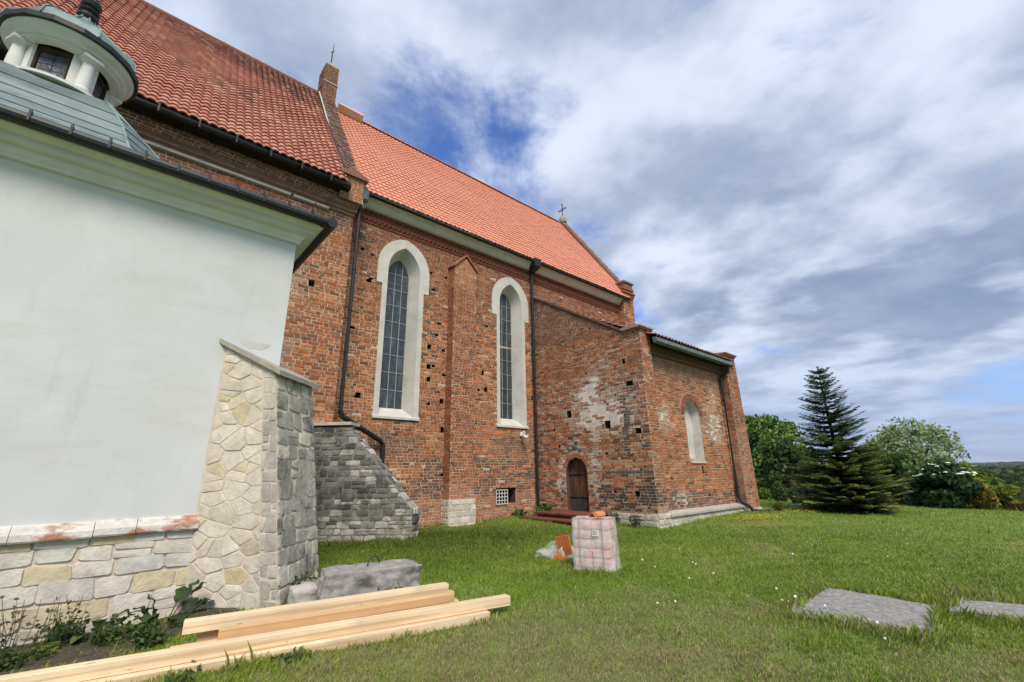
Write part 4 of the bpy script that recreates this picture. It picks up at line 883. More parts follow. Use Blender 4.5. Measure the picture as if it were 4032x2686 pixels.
# ================================================================== CHAPEL
def build_chapel():
    root = thing('chapel', 'white rendered chapel with green copper cupola lantern and rubble stone plinth', 'chapel', (-1.8, 9.9, 0))
    X0, X1, Y0, Y1 = -5.4, 1.73, 7.42, 12.3
    w = MB(); w.box((X0, Y0, 1.05), (X1, Y1, 5.40)); w.build('wall', M['render_white'], root)
    pt = MB(); pp = [(1.36+.17*math.cos(a)*(1+.35*math.sin(3*a)), 3.52+.075*math.sin(a)*(1+.4*math.cos(2*a))) for a in [i*math.pi/8 for i in range(16)]]
    pt.add([(x, Y0-.003, z) for x, z in pp], [tuple(range(16))]); pt.build('bare_patch', M['frame_plaster'], root)
    prof = [(0, 5.36), (.05, 5.365), (.05, 5.41), (.065, 5.43), (.10, 5.49), (.105, 5.52), (.22, 5.53), (.22, 5.60), (.26, 5.61), (.31, 5.65), (.34, 5.69)]
    c = MB(); v = []; f = []
    for o_, z in prof: v += [(X0-o_, Y0-o_, z), (X1+o_, Y0-o_, z), (X1+o_, Y1, z), (X0-o_, Y1, z)]
    for i in range(len(prof)-1):
        for k in range(3): f.append((i*4+k if k < 3 else 0, i*4+(k+1) % 4, (i+1)*4+(k+1) % 4, (i+1)*4+k))
    c.add(v, f); c.build('cornice', M['cornice'], root)
    g = MB(); o_ = .40; g.tube([(X0-.4, Y0-o_, 5.725), (X1+o_, Y0-o_, 5.725)], .085, 12); g.tube([(X1+o_, Y0-o_-.08, 5.725), (X1+o_, Y1, 5.725)], .088, 12); go = g.build('gutter', M['black'], root)
    fl = MB(); fl.box((X1+.25, Y0-.35, 5.655), (X1+o_+.02, Y1, 5.70)); fl.build('eaves_flashing', M['black'], root)
    x = X0
    while x < X1+.3: b = MB(); b.box((x-.012, Y0-o_-.095, 5.68), (x+.012, Y0-o_+.02, 5.835)); b.build('gutter_bracket', M['black'], go); x += .36
    sk = MB(); sk.box((X0-.38, Y0-.38, 5.70), (X1+.38, Y1, 5.73), (.25, .36, .36)); sk.build('skirt_roof', M['copper'], root)
    # octagonal copper cupola of overlapping sheets
    cx, cy = -1.79, 9.9
    prof = [(2.86, 5.75, .455), (2.45, 6.05, .50), (2.05, 6.38, .56), (1.68, 6.72, .64), (1.36, 7.06, .73), (1.0, 7.46, .85), (.66, 7.88, .97)]
    def octa(r, z, fa, e=0.0):
        a, b = r*fa+e*.4, r+e
        return [(cx+b, cy-a, z), (cx+b, cy+a, z), (cx+a, cy+b, z), (cx-a, cy+b, z), (cx-b, cy+a, z), (cx-b, cy-a, z), (cx-a, cy-b, z), (cx+a, cy-b, z)]
    cup = MB(); vv = []
    for r, z, fa in prof: vv += octa(r-.03, z-.02, fa)
    cup.add(vv, [(i*8+k, i*8+(k+1) % 8, (i+1)*8+(k+1) % 8, (i+1)*8+k) for i in range(len(prof)-1) for k in range(8)], (.2, .28, .28)); cupo = cup.build('cupola', M['copper'], root)
    rng = random.Random(5)
    for k in range(8):
        for i in range(len(prof)-1):
            lo, hi, lo2 = octa(*prof[i], e=.02), octa(*prof[i+1]), octa(*prof[i]); up_ = lambda p, d: (p[0], p[1], p[2]+d)
            col = mixv((.105, .14, .138), (.19, .25, .235), rng.random()); m = MB(); k1 = (k+1) % 8
            m.add([up_(lo[k], .012), up_(lo[k1], .012), up_(hi[k1], .012), up_(hi[k], .012), up_(lo2[k], -.012), up_(lo2[k1], -.012)], [(0, 1, 2, 3), (4, 5, 1, 0)], col); m.build('copper_sheet', M['copper'], cupo)
        m = MB(); m.tube([(octa(*q, e=.012)[k][0], octa(*q, e=.012)[k][1], q[1]+.012) for q in prof], .018, 6, (.22, .32, .32)); m.build('hip_seam', M['copper'], cupo)
    ang = lambda k: math.pi/8+k*math.pi/4
    # lantern, turned a little against the chapel
    LR = math.radians(-17); z0_ = 7.86
    d = MB(); d.lathe([(.80, z0_), (.80, z0_+.05), (.74, z0_+.08), (.66, z0_+.10)], cx, cy, 48, (.35, .30, .22), caps=True); d.build('lantern_base', M['cornice'], root)
    dz0, dz1 = z0_+.08, z0_+.80; R = .57; HWIN = .46
    wins = [LR-math.pi/2, LR, LR+math.pi/2, LR+math.pi]
    P = lambda a, z, r=R: (cx+r*math.cos(a), cy+r*math.sin(a), z)
    for w_ in wins:                                             # four curved piers between the windows
        pm = MB(); a0, a1 = w_+HWIN, w_+math.pi/2-HWIN; n = 10
        for k in range(n):
            b0, b1 = a0+(a1-a0)*k/n, a0+(a1-a0)*(k+1)/n
            pm.add([P(b0, dz0), P(b1, dz0), P(b1, dz1), P(b0, dz1)], [(0, 1, 2, 3)])
        for b0 in (a0, a1): pm.add([P(b0, dz0), P(b0, dz1), P(b0, dz1, R-.2), P(b0, dz0, R-.2)], [(0, 1, 2, 3)])
        pm.build('lantern_pier', M['cornice'], root)
        Mx = Matrix.Translation((cx, cy, 0))@Matrix.Rotation(w_, 4, 'Z'); m = MB(); xx = R-.16; hw = .255; dk = (.05, .032, .022)
        m.box((xx, -hw, dz0), (xx+.06, -hw+.06, dz1), dk, Mx); m.box((xx, hw-.06, dz0), (xx+.06, hw, dz1), dk, Mx); m.box((xx, -hw, dz1-.08), (xx+.06, hw, dz1), dk, Mx); m.box((xx, -hw, dz0), (xx+.06, hw, dz0+.05), dk, Mx)
        wo = m.build('window', M['oldwood'], root); ph = (dz1-.08-dz0-.05)/5; pw = (2*hw-.12)/2
        for r in range(5):
            for q in range(2):
                p = MB(); p.box((xx+.012+.004*rng.random(), -hw+.06+q*pw+.004, dz0+.05+r*ph+.004), (xx+.022, -hw+.06+(q+1)*pw-.004, dz0+.05+(r+1)*ph-.004), (.2, .2, .2), Mx); p.build('pane', M['glass'], wo)
        b = MB(); b.box((xx-.05, -.3, dz0), (xx-.04, .3, dz1), (.1, .1, .1), Mx); b.build('window_backing', M['dark'], wo)
    for k in range(4):
        a = LR+math.pi/4+k*math.pi/2; px, py = cx+.635*math.cos(a), cy+.635*math.sin(a); zz = z0_+.09
        m = MB(); m.lathe([(.115, zz), (.115, zz+.04), (.095, zz+.07), (.092, zz+.28), (.080, zz+.54), (.080, zz+.56), (.098, zz+.575), (.085, zz+.59), (.118, zz+.635)], px, py, 20); co = m.build('column', M['cornice'], root)
        q = MB(); q.box((-.135, -.135, zz+.635), (.135, .135, zz+.69), (.6, .6, .5), Matrix.Translation((px, py, 0))@Matrix.Rotation(a, 4, 'Z')); q.build('abacus', M['cornice'], co)
    zc0 = z0_+.78
    m = MB(); m.lathe([(.55, zc0), (.70, zc0+.005), (.70, zc0+.05), (.75, zc0+.06), (.77, zc0+.10), (.84, zc0+.14), (.87, zc0+.18), (.87, zc0+.21), (.5, zc0+.22)], cx, cy, 56); m.build('lantern_cornice', M['cornice'], root)
    m = MB(); m.lathe([(.86, zc0+.20), (.935, zc0+.205), (.94, zc0+.295), (.92, zc0+.31), (.8, zc0+.32)], cx, cy, 16, rot=math.pi/16); m.build('lantern_gutter', M['black'], root)
    pr = [(.925, zc0+.30), (.89, zc0+.46), (.78, zc0+.60), (.60, zc0+.72), (.41, zc0+.84), (.26, zc0+.98), (.16, zc0+1.12), (.10, zc0+1.24)]
    m = MB(); m.lathe(pr, cx, cy, 8, (.21, .29, .265), rot=math.pi/8); lc = m.build('lantern_roof', M['copper'], root)
    for k in range(8):
        a0 = ang(k); m = MB(); m.tube([(cx+(r+.008)*math.cos(a0), cy+(r+.008)*math.sin(a0), z+.008) for r, z in pr], .014, 6, (.22, .32, .32)); m.build('hip_seam', M['copper'], lc)
    fz_ = zc0+1.20
    m = MB(); m.lathe([(.11, fz_), (.15, fz_+.06), (.16, fz_+.12), (.09, fz_+.17), (.14, fz_+.21), (.15, fz_+.24), (.08, fz_+.27), (.08, fz_+.30), (.13, fz_+.34), (.155, fz_+.41), (.13, fz_+.48), (.05, fz_+.54), (.03, fz_+.8)], cx, cy, 16, caps=True); m.build('finial', M['black'], root, smooth=False)
    # plinth
    pb = MB(); pb.box((X0, 7.42, -.3), (X1, 9.5, 1.0)); po = pb.build('plinth', M['stone_mortar'], root)
    rng = random.Random(21)
    def pc(u, v, r):
        c = mixv((.67, .63, .54), (.57, .53, .45), r.random())
        if r.random() < .28: c = mixv(c, (.56, .47, .27), r.uniform(.4, .9))
        if r.random() < .2: c = mixv(c, (.58, .58, .54), .7)
        return c
    masonry(po, coursed(rect(0, 4.05, -.25, .97), (.13, .27), (.26, .52), rng, .022), frame3((-2.95, 7.41, 0), (1, 0, 0), (0, 0, 1)), .005, .011, rng, pc, M['stone'], .12)
    # string band, once whitewashed, red brick showing through
    mb_ = material('string_band', .9, (.66, .63, .58), noise_amt=.15, noise_scale=8, bump=.6, bump_scale=22, extra=chain(overlay((.40, .15, .07), 2.2, .50, .60, .85, stretch=(1.0, 1, 2.2), loc=(1.3, 0, 0)), overlay((.36, .33, .29), 6, .56, .72, .5)))
    x = -3.0
    while x < 1.0:
        L = rng.uniform(.38, .75); x1 = min(1.03, x+L); q = MB(); z0 = .965+rng.uniform(-.008, .008); yf = 7.335+rng.uniform(-.008, .008)
        q.prism([(yf+.012, z0), (yf, z0+.02), (yf+.004, z0+.085), (yf+.05, z0+.165), (7.43, z0+.18), (7.43, z0)], 'x', x+.003, x1-.003); q.build('band_stone', mb_, po); x = x1
    # diagonal corner buttress
    k2 = math.sqrt(.5); O = Vector((1.0, 7.4, 0)); U = Vector((k2, -k2, 0)); Wd = 1.03; bx_, tx_ = 1.26, .80
    reg = [(0, -.3), (bx_+.03, -.3), (tx_, 3.02), (0, 3.43)]
    body = MB(); B2 = Vector((k2, k2, 0)); v = [tuple(O+U*(u-(.0 if u > 0 else .5))+Vector((0, 0, z+(.26 if u == 0 and z > 0 else 0)))) for u, z in reg]; v += [tuple(Vector(p)+B2*Wd) for p in v]; n = 4
    body.add(v, [tuple(range(n)), tuple(reversed(range(n, 2*n)))]+[(i, i+n, (i+1) % n+n, (i+1) % n) for i in range(n)]); bo = body.build('buttress', M['stone_mortar'], root); bo['label'] = 'diagonal stone buttress, pale side face and sooty grey end face'
    def bc(u, v, r):
        c = mixv((.68, .63, .52), (.58, .52, .41), r.random())
        if r.random() < .22: c = mixv(c, (.56, .45, .24), r.uniform(.3, .8))
        edge = (bx_-.14*max(v, 0))-u
        if edge < .45 and v < 1.1: c = mixv(c, (.36, .345, .31), clamp(.8-edge*1.2+r.uniform(-.4, .3)))
        return c
    ed = lambda z: bx_+.03-(bx_+.03-tx_)*(z+.3)/3.32
    regL = [(0, -.3), (ed(-.3)-.24, -.3), (ed(3.02)-.20, 3.10), (0, 3.42)]; regR = [(ed(-.3)-.24, -.3), (ed(-.3), -.3), (tx_, 3.02), (tx_-.20, 3.12)]
    masonry(bo, voronoi(regL, .19, 1.35, rng, .6), frame3(O, U, (0, 0, 1)), .003, .010, rng, bc, M['stone'], .10)
    def qc(u, v, r):
        c = mixv((.60, .55, .45), (.50, .46, .38), r.random())
        return mixv(c, (.34, .325, .285), clamp(.15+.75*r.random()-(.35 if v > 2.3 else 0)))
    masonry(bo, coursed(regR, (.14, .26), (.16, .34), rng, .02, .07), frame3(O, U, (0, 0, 1)), .003, .012, rng, qc, M['stone'], .10)
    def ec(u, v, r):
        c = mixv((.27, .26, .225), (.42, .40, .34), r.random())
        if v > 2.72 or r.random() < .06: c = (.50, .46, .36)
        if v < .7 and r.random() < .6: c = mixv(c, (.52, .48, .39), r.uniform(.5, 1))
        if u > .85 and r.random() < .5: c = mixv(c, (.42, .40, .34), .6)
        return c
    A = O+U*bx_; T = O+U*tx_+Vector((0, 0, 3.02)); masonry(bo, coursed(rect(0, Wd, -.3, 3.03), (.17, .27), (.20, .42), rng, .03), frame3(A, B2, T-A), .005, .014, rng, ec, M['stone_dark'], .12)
    cp = MB(); sl = (3.43-3.02)/tx_; zc = lambda u: 3.44-sl*u
    pts = [(-.75, zc(-.75)), (tx_+.09, zc(tx_+.09)), (tx_+.09, zc(tx_+.09)+.07), (-.75, zc(-.75)+.075)]
    vv = [tuple(O+U*u-B2*.06+Vector((0, 0, z))) for u, z in pts]+[tuple(O+U*u+B2*(Wd+.07)+Vector((0, 0, z))) for u, z in pts]
    cp.add(vv, [(0, 1, 2, 3), (7, 6, 5, 4), (0, 4, 5, 1), (1, 5, 6, 2), (2, 6, 7, 3), (3, 7, 4, 0)], (.36, .33, .28)); cp.build('coping_slab', M['stone'], bo)
build_chapel()

# ================================================================== OBJECTS ON THE LAWN
def rbox(name, size, mat, col, loc, rotz=0.0, tilt=0.0, roll=0.0, parent=None, bev=.006, jig=0.0, seed=0, seg=1):
    """a bevelled block, origin at its base centre"""
    bm = bmesh.new(); bmesh.ops.create_cube(bm, size=1); bmesh.ops.scale(bm, vec=size, verts=bm.verts); bmesh.ops.translate(bm, vec=(0, 0, size[2]/2), verts=bm.verts)
    if bev: bmesh.ops.bevel(bm, geom=bm.edges[:], offset=bev, segments=seg, affect='EDGES')
    rng = random.Random(seed)
    if jig:
        for v in bm.verts: v.co += Vector((rng.uniform(-jig, jig), rng.uniform(-jig, jig), rng.uniform(-jig, jig)))
    me = bpy.data.meshes.new(name); bm.to_mesh(me); bm.free()
    at = me.color_attributes.new('Col', 'FLOAT_COLOR', 'POINT'); at.data.foreach_set('color', list((*col, 1))*len(me.vertices))
    o = link(name, me, mat); o.location = loc; o.rotation_euler = (roll, tilt, rotz)
    if parent: o.parent = parent
    return o
def rough_rock(name, size, loc, rotz, mat, seed, cuts=3, amp=.06, bev=.12, topflat=False, col=(.5, .48, .44)):
    bm = bmesh.new(); bmesh.ops.create_cube(bm, size=1); bmesh.ops.subdivide_edges(bm, edges=bm.edges[:], cuts=cuts, use_grid_fill=True)
    for v in bm.verts:
        p = v.co*2; q = Vector((p.x, p.y, p.z)); m_ = max(abs(q.x), abs(q.y), abs(q.z)); sph = q.normalized()*m_
        q = q.lerp(sph*1.05, bev); q = Vector((q.x*size[0]/2, q.y*size[1]/2, q.z*size[2]/2))
        d = mnoise.noise(q*4+Vector((seed, 0, 0)))*amp+mnoise.noise(q*11+Vector((0, seed, 0)))*amp*.5
        if topflat and p.z > .9: d *= .3
        v.co = q+v.co.normalized()*d; v.co.z += size[2]/2
    me = bpy.data.meshes.new(name); bm.to_mesh(me); bm.free()
    at = me.color_attributes.new('Col', 'FLOAT_COLOR', 'POINT'); at.data.foreach_set('color', list((*col, 1))*len(me.vertices))
    o = link(name, me, mat); me.polygons.foreach_set('use_smooth', [True]*len(me.polygons)); o.location = loc; o.rotation_euler = (0, 0, rotz); return o
def timber(p0, p1, z, w, h, label, col, seed):
    a, b = Vector((p0[0], p0[1], 0)), Vector((p1[0], p1[1], 0)); L = (b-a).length; mid = (a+b)/2
    o = rbox('timber_beam', (L, w, h), M['timber'], col, (mid.x, mid.y, z), math.atan2(b.y-a.y, b.x-a.x), bev=.004)
    return tag(o, label, 'beam', 'sawn timber beams stacked on the grass')
fr = [((-1.30, 5.62), (3.86, 4.60))]
TC = (.70, .49, .27)
timber((-1.5, 5.62), (3.60, 4.56), gz(1, 5)-.02, .11, .095, 'lowest front pale timber beam half sunk in the grass', (.74, .59, .39), 1)
timber((-1.35, 5.66), (3.92, 4.575), gz(1, 5)+.078, .115, .105, 'longest pale timber beam, on top at the front of the stack', (.76, .60, .39), 2)
timber((1.05, 5.36), (3.36, 4.93), gz(1, 5)+.155, .10, .085, 'short orange-tinted timber beam lying between the front and rear beams', (.66, .41, .20), 3)
timber((.70, 5.42), (3.30, 4.92), gz(1, 5)+.05, .10, .10, 'timber beam hidden low under the short orange-tinted one', (.68, .49, .28), 4)
timber((.84, 5.64), (3.58, 5.16), gz(1, 5)-.01, .115, .105, 'lowest rear timber beam, its left end poking out of the weeds', (.70, .52, .31), 5)
timber((.93, 5.65), (3.52, 5.17), gz(1, 5)+.098, .11, .10, 'middle timber beam of the rear stack by the concrete block', (.67, .47, .26), 6)
timber((.80, 5.60), (3.40, 5.12), gz(1, 5)+.20, .115, .11, 'topmost timber beam of the rear stack, spanning level across', (.76, .61, .40), 7)

blk = rough_rock('stone_block', (1.22, .56, .46), (2.82, 6.02, gz(2.8, 6)-.03), -.20, M['concrete'], 5, cuts=18, amp=.11, bev=.12, topflat=True)
tag(blk, 'long rough grey stone block with an iron hoop on top behind the timber', 'stone block')
hp = MB(); hp.tube([(.02+.085*math.cos(a), -.02+.03*math.cos(a), .44+.13*math.sin(a)) for a in [math.pi*i/10 for i in range(11)]], .009, 6); link('hoop', hp.mesh('hoop'), M['iron'], blk)
for i, (x, y, s, l, c) in enumerate([(2.10, 6.30, (.30, .26, .30), 'white broken lump of rubble between the buttress and the stone block', (.44, .42, .38)), (2.02, 6.12, (.22, .18, .14), 'small grey rubble stone at the foot of the buttress corner', (.42, .39, .34)), (2.32, 6.52, (.34, .3, .3), 'mossy rubble stone leaning on the back of the stone block', (.32, .30, .22))]):
    r = rough_rock('rubble_stone', s, (x, y, gz(x, y)-.02), i*1.1, M['stone'], 20+i, cuts=6, amp=.10, bev=.5, col=c); tag(r, l, 'stone', 'rubble by the stone buttress')

# ---- slabs lying flat in the lawn
def slab(pts, z, th, label, seed):
    n = 7; vs = []; P = [Vector((p[0], p[1], 0)) for p in pts]; rng = random.Random(seed); bm = bmesh.new(); grid = []
    for i in range(n+1):
        row = []
        for j in range(n+1):
            s, t = i/n, j/n; p = (P[0]*(1-s)+P[3]*s)*(1-t)+(P[1]*(1-s)+P[2]*s)*t; e = (1 if i in (0, n) else 0)+(1 if j in (0, n) else 0)
            p += Vector((rng.uniform(-.015, .015), rng.uniform(-.015, .015), 0))*(1 if e else 0); row.append(bm.verts.new((p.x, p.y, z+th+rng.uniform(-.004, .004)-.008*e)))
        grid.append(row)
    for i in range(n):
        for j in range(n): bm.faces.new((grid[i][j], grid[i][j+1], grid[i+1][j+1], grid[i+1][j]))
    r = bmesh.ops.extrude_face_region(bm, geom=bm.faces[:]); bmesh.ops.translate(bm, vec=(0, 0, -th-.05), verts=[g for g in r['geom'] if isinstance(g, bmesh.types.BMVert)])
    bmesh.ops.recalc_face_normals(bm, faces=bm.faces)
    me = bpy.data.meshes.new('stone_slab'); bm.to_mesh(me); bm.free(); o = link('stone_slab', me, M['slab']); c = sum(P, Vector())/4; set_origin(o, (c.x, c.y, z)); return tag(o, label, 'slab')
slab([(6.13, 2.24), (7.80, 2.31), (7.66, 1.14), (6.40, 1.06)], gz(7, 1.7), .045, 'large square grey stone slab lying flat in the lawn', 1)
slab([(7.42, 1.02), (8.12, .98), (8.60, -.6), (7.75, -.6)], gz(8, .3), .06, 'second grey stone slab cut off by the right edge, overgrown by grass', 2)

# ---- steps before the door
st = thing('entrance_steps', 'low reddish steps leading up to the arched plank door', 'steps', (11.9, 10.9, 0))
q = MB(); q.box((11.62, 9.75, -.1), (12.70, 11.95, .275)); q.build('platform', M['step'], st)
q = MB(); q.box((11.55, 9.70, .275), (12.69, 12.0, .325)); q.build('tread', M['step'], st)
q = MB(); q.box((11.12, 9.85, -.1), (11.62, 12.25, .13)); q.build('step', M['step'], st)
q = MB(); q.box((11.05, 9.80, .13), (11.615, 12.3, .175)); q.build('tread', M['step'], st)

# ---- horn loudspeaker on the wall
sp = thing('wall_loudspeaker', 'small white horn loudspeaker bolted to the wall under the right window', 'loudspeaker', (11.9, 12.85, 2.95))
Mx = Matrix.Translation((11.88, 12.72, 2.96))@Matrix.Rotation(math.radians(120), 4, 'X')@Matrix.Rotation(.4, 4, 'Y')
q = MB(); q.lathe([(.03, -.12), (.05, -.04), (.07, .02), (.12, .10), (.13, .11), (.115, .105), (.06, .03), (.02, .0)], 0, 0, 18); q.v = [tuple(Mx@Vector(v)) for v in q.v]; q.build('horn', M['whitepaint'], sp)
q = MB(); q.tube([(11.88, 12.78, 3.02), (11.86, 12.98, 3.08)], .02, 8); q.box((11.80, 12.93, 3.0), (11.93, 12.985, 3.16)); q.build('bracket', M['whitepaint'], sp)
q = MB(); q.tube([(11.86, 12.80, 3.02), (11.84, 12.76, 3.14), (11.84, 12.8, 3.17)], .035, 8); q.build('driver', M['whitepaint'], sp)

# ---- wrapped pallet of roof tiles
def film(name, alpha=.5, colour=(.80, .74, .73)):
    m = bpy.data.materials.new(name); m.use_nodes = True; nt = m.node_tree; nt.nodes.clear(); N = nt.nodes.new; L = nt.links.new
    b = N('ShaderNodeBsdfPrincipled'); b.inputs['Base Color'].default_value = (*colour, 1); b.inputs['Roughness'].default_value = .28; b.inputs['Specular IOR Level'].default_value = .5
    tc = N('ShaderNodeTexCoord'); n = N('ShaderNodeTexNoise'); n.inputs['Scale'].default_value = 5; n.inputs['Detail'].default_value = 3; L(tc.outputs['Object'], n.inputs['Vector'])
    bp = N('ShaderNodeBump'); bp.inputs['Strength'].default_value = .5; bp.inputs['Distance'].default_value = .05; L(n.outputs['Fac'], bp.inputs['Height']); L(bp.outputs[0], b.inputs['Normal'])
    mr = N('ShaderNodeMapRange'); mr.inputs[1].default_value = .35; mr.inputs[2].default_value = .7; mr.inputs[3].default_value = alpha*.55; mr.inputs[4].default_value = min(1, alpha*1.5); L(n.outputs['Fac'], mr.inputs[0])
    t = N('ShaderNodeBsdfTransparent'); mx = N('ShaderNodeMixShader'); L(mr.outputs[0], mx.inputs[0]); L(t.outputs[0], mx.inputs[1]); L(b.outputs[0], mx.inputs[2])
    o = N('ShaderNodeOutputMaterial'); L(mx.outputs[0], o.inputs[0]); return m
M['film'] = film('plastic_film', .42, (.90, .86, .86)); M['film_clear'] = film('loose_plastic', .34, (.93, .93, .93))
def build_pallet():
    ang = math.atan2(4.93-5.64, 6.54-6.26); g = gz(6.6, 5.3)
    root = thing('tile_pallet', 'pink roof tiles shrink-wrapped in plastic on a pallet standing on the lawn', 'pallet', (6.40, 5.285, g)); root.rotation_euler.z = ang
    W, D, H = .64, .40, .82; rng = random.Random(9)     # local: x along the front, front face at y=0, depth to +y
    def loc(o): o.location = (0, 0, 0); return o
    p = MB()
    for y in (0.02, .16, .30): p.box((-W/2, y, .0), (W/2, y+.08, .05), (.28, .20, .12))
    for i in range(5): p.box((-W/2+.01+i*.130, 0.01, .05), (-W/2+.10+i*.130, D-.01, .075), (.34, .25, .15))
    loc(p.build('pallet_base', M['oldwood'], root))
    nL = 5; h = (H-.09)/nL
    for r in range(nL):
        for c in range(2):
            x0 = -W/2+.02+c*(W/2-.01); x1 = x0+W/2-.03; z0 = .08+r*h
            for k in range(7):                         # seven tiles stand side by side in each bundle
                m = MB(); y0 = .02+k*.055; vs = []; fs = []; n = 6
                for i in range(n+1):
                    t = i/n; x = x0+(x1-x0)*t; w = .012*math.sin(2*math.pi*t)
                    vs += [(x, y0+w, z0+.012+.006*math.sin(6*t)), (x, y0+w, z0+h-.012), (x, y0+w+.045, z0+h-.012), (x, y0+w+.045, z0+.012)]
                for i in range(n):
                    a, b = 4*i, 4*i+4; fs += [(a, b, b+1, a+1), (a+1, b+1, b+2, a+2), (a+2, b+2, b+3, a+3), (a+3, b+3, b, a)]
                fs += [(0, 1, 2, 3), (4*n+3, 4*n+2, 4*n+1, 4*n)]
                f = rng.uniform(.92, 1.08); m.add(vs, fs, (.70*f, .40*f, .31*f)); loc(m.build('roof_tile', M['clay'], root))
    s = MB(); nx, nzs = 18, 26                         # wrap: a wrinkled skin round the stack
    ring = []
    for i in range(nx+1): ring.append((-W/2-.012+(W+.024)*i/nx, -.014, 0, -1))
    for i in range(1, 12): ring.append((W/2+.012, -.014+(D+.028)*i/11, 1, 0))
    for i in range(1, nx+1): ring.append((W/2+.012-(W+.024)*i/nx, D+.014, 0, 1))
    for i in range(1, 11): ring.append((-W/2-.012, D+.014-(D+.028)*i/11, -1, 0))
    nr = len(ring); vs = []
    for j in range(nzs+1):
        z = .035+(H-.01)*j/nzs
        for x, y, ax, ay in ring:
            lay = abs(((z-.08)/h) % 1-.5)*2; d = .006+.010*nz(x*6, z*5, y*6)+.004*nz(x*16, z*9, 1)-.010*lay**4
            fl = .02*max(0, 1-z/.12)
            sh = .028*(H-z)*(1 if x > 0 else -.25)
            vs.append((x+ax*(d+fl)+sh*abs(ax), y+ay*(d+fl), z-.03*max(0, .12-z)))
    fs = [(j*nr+i, j*nr+(i+1) % nr, (j+1)*nr+(i+1) % nr, (j+1)*nr+i) for j in range(nzs) for i in range(nr)]
    s.add(vs, fs); top = len(s.v)
    vt = []; gx, gy = 12, 8
    for i in range(gx+1):
        for j in range(gy+1): x = -W/2-.012+(W+.024)*i/gx; y = -.014+(D+.028)*j/gy; vt.append((x, y, H+.03+.012*nz(x*8, y*8, 4)))
    s.add(vt, [(i*(gy+1)+j, (i+1)*(gy+1)+j, (i+1)*(gy+1)+j+1, i*(gy+1)+j+1) for i in range(gx) for j in range(gy)])
    loc(s.build('plastic_wrap', M['film'], root, smooth=True))
    for x in (-.20, .20): m = MB(); m.box((x-.008, -.026, .05), (x+.008, -.022, H+.02), (.2, .25, .25)); loc(m.build('strap', M['bars'], root))
    m = MB(); m.box((.03, -.034, .57), (.15, -.031, .67), (.8, .8, .8)); lb = loc(m.build('paper_label', M['whitepaint'], root))
    for i, (a, b) in enumerate(((.04, .10), (.04, .13), (.04, .09), (.04, .12))): m = MB(); m.box((a, -.0360, .65-i*.018), (b, -.0345, .657-i*.018)); loc(m.build('print_line', M['zinc'], lb))
    # ridge tiles lying on top
    for i in range(2):
        m = MB(); n = 8; vs = []; R = .105-.004*i
        for j in range(n+1):
            a = math.pi*j/n
            for rr, yy in ((R, 0), (R, .36), (R-.014, .36), (R-.014, 0)): vs.append((rr*math.cos(a), yy, rr*math.sin(a)))
        fs = [(4*j+k, 4*j+(k+1) % 4, 4*j+4+(k+1) % 4, 4*j+4+k) for j in range(n) for k in range(4)]+[(0, 1, 2, 3), (4*n+3, 4*n+2, 4*n+1, 4*n)]
        m.add(vs, fs, (.56, .21, .09)); o = m.build('ridge_tile', M['clay'])
        c = Matrix.Translation(root.location)@Matrix.Rotation(ang, 4, 'Z')@Vector((-.02+.03*i, .16+.02*i, H+.030+.016*i)); o.location = c; o.rotation_euler = (0, .0, ang-.35); o.scale = (.72, .72, .72)
        tag(o, ['lower orange clay ridge tile on top of the wrapped pallet', 'upper orange clay ridge tile nested over another on the wrapped pallet'][i], 'ridge tile', 'ridge tiles on the pallet')
build_pallet()
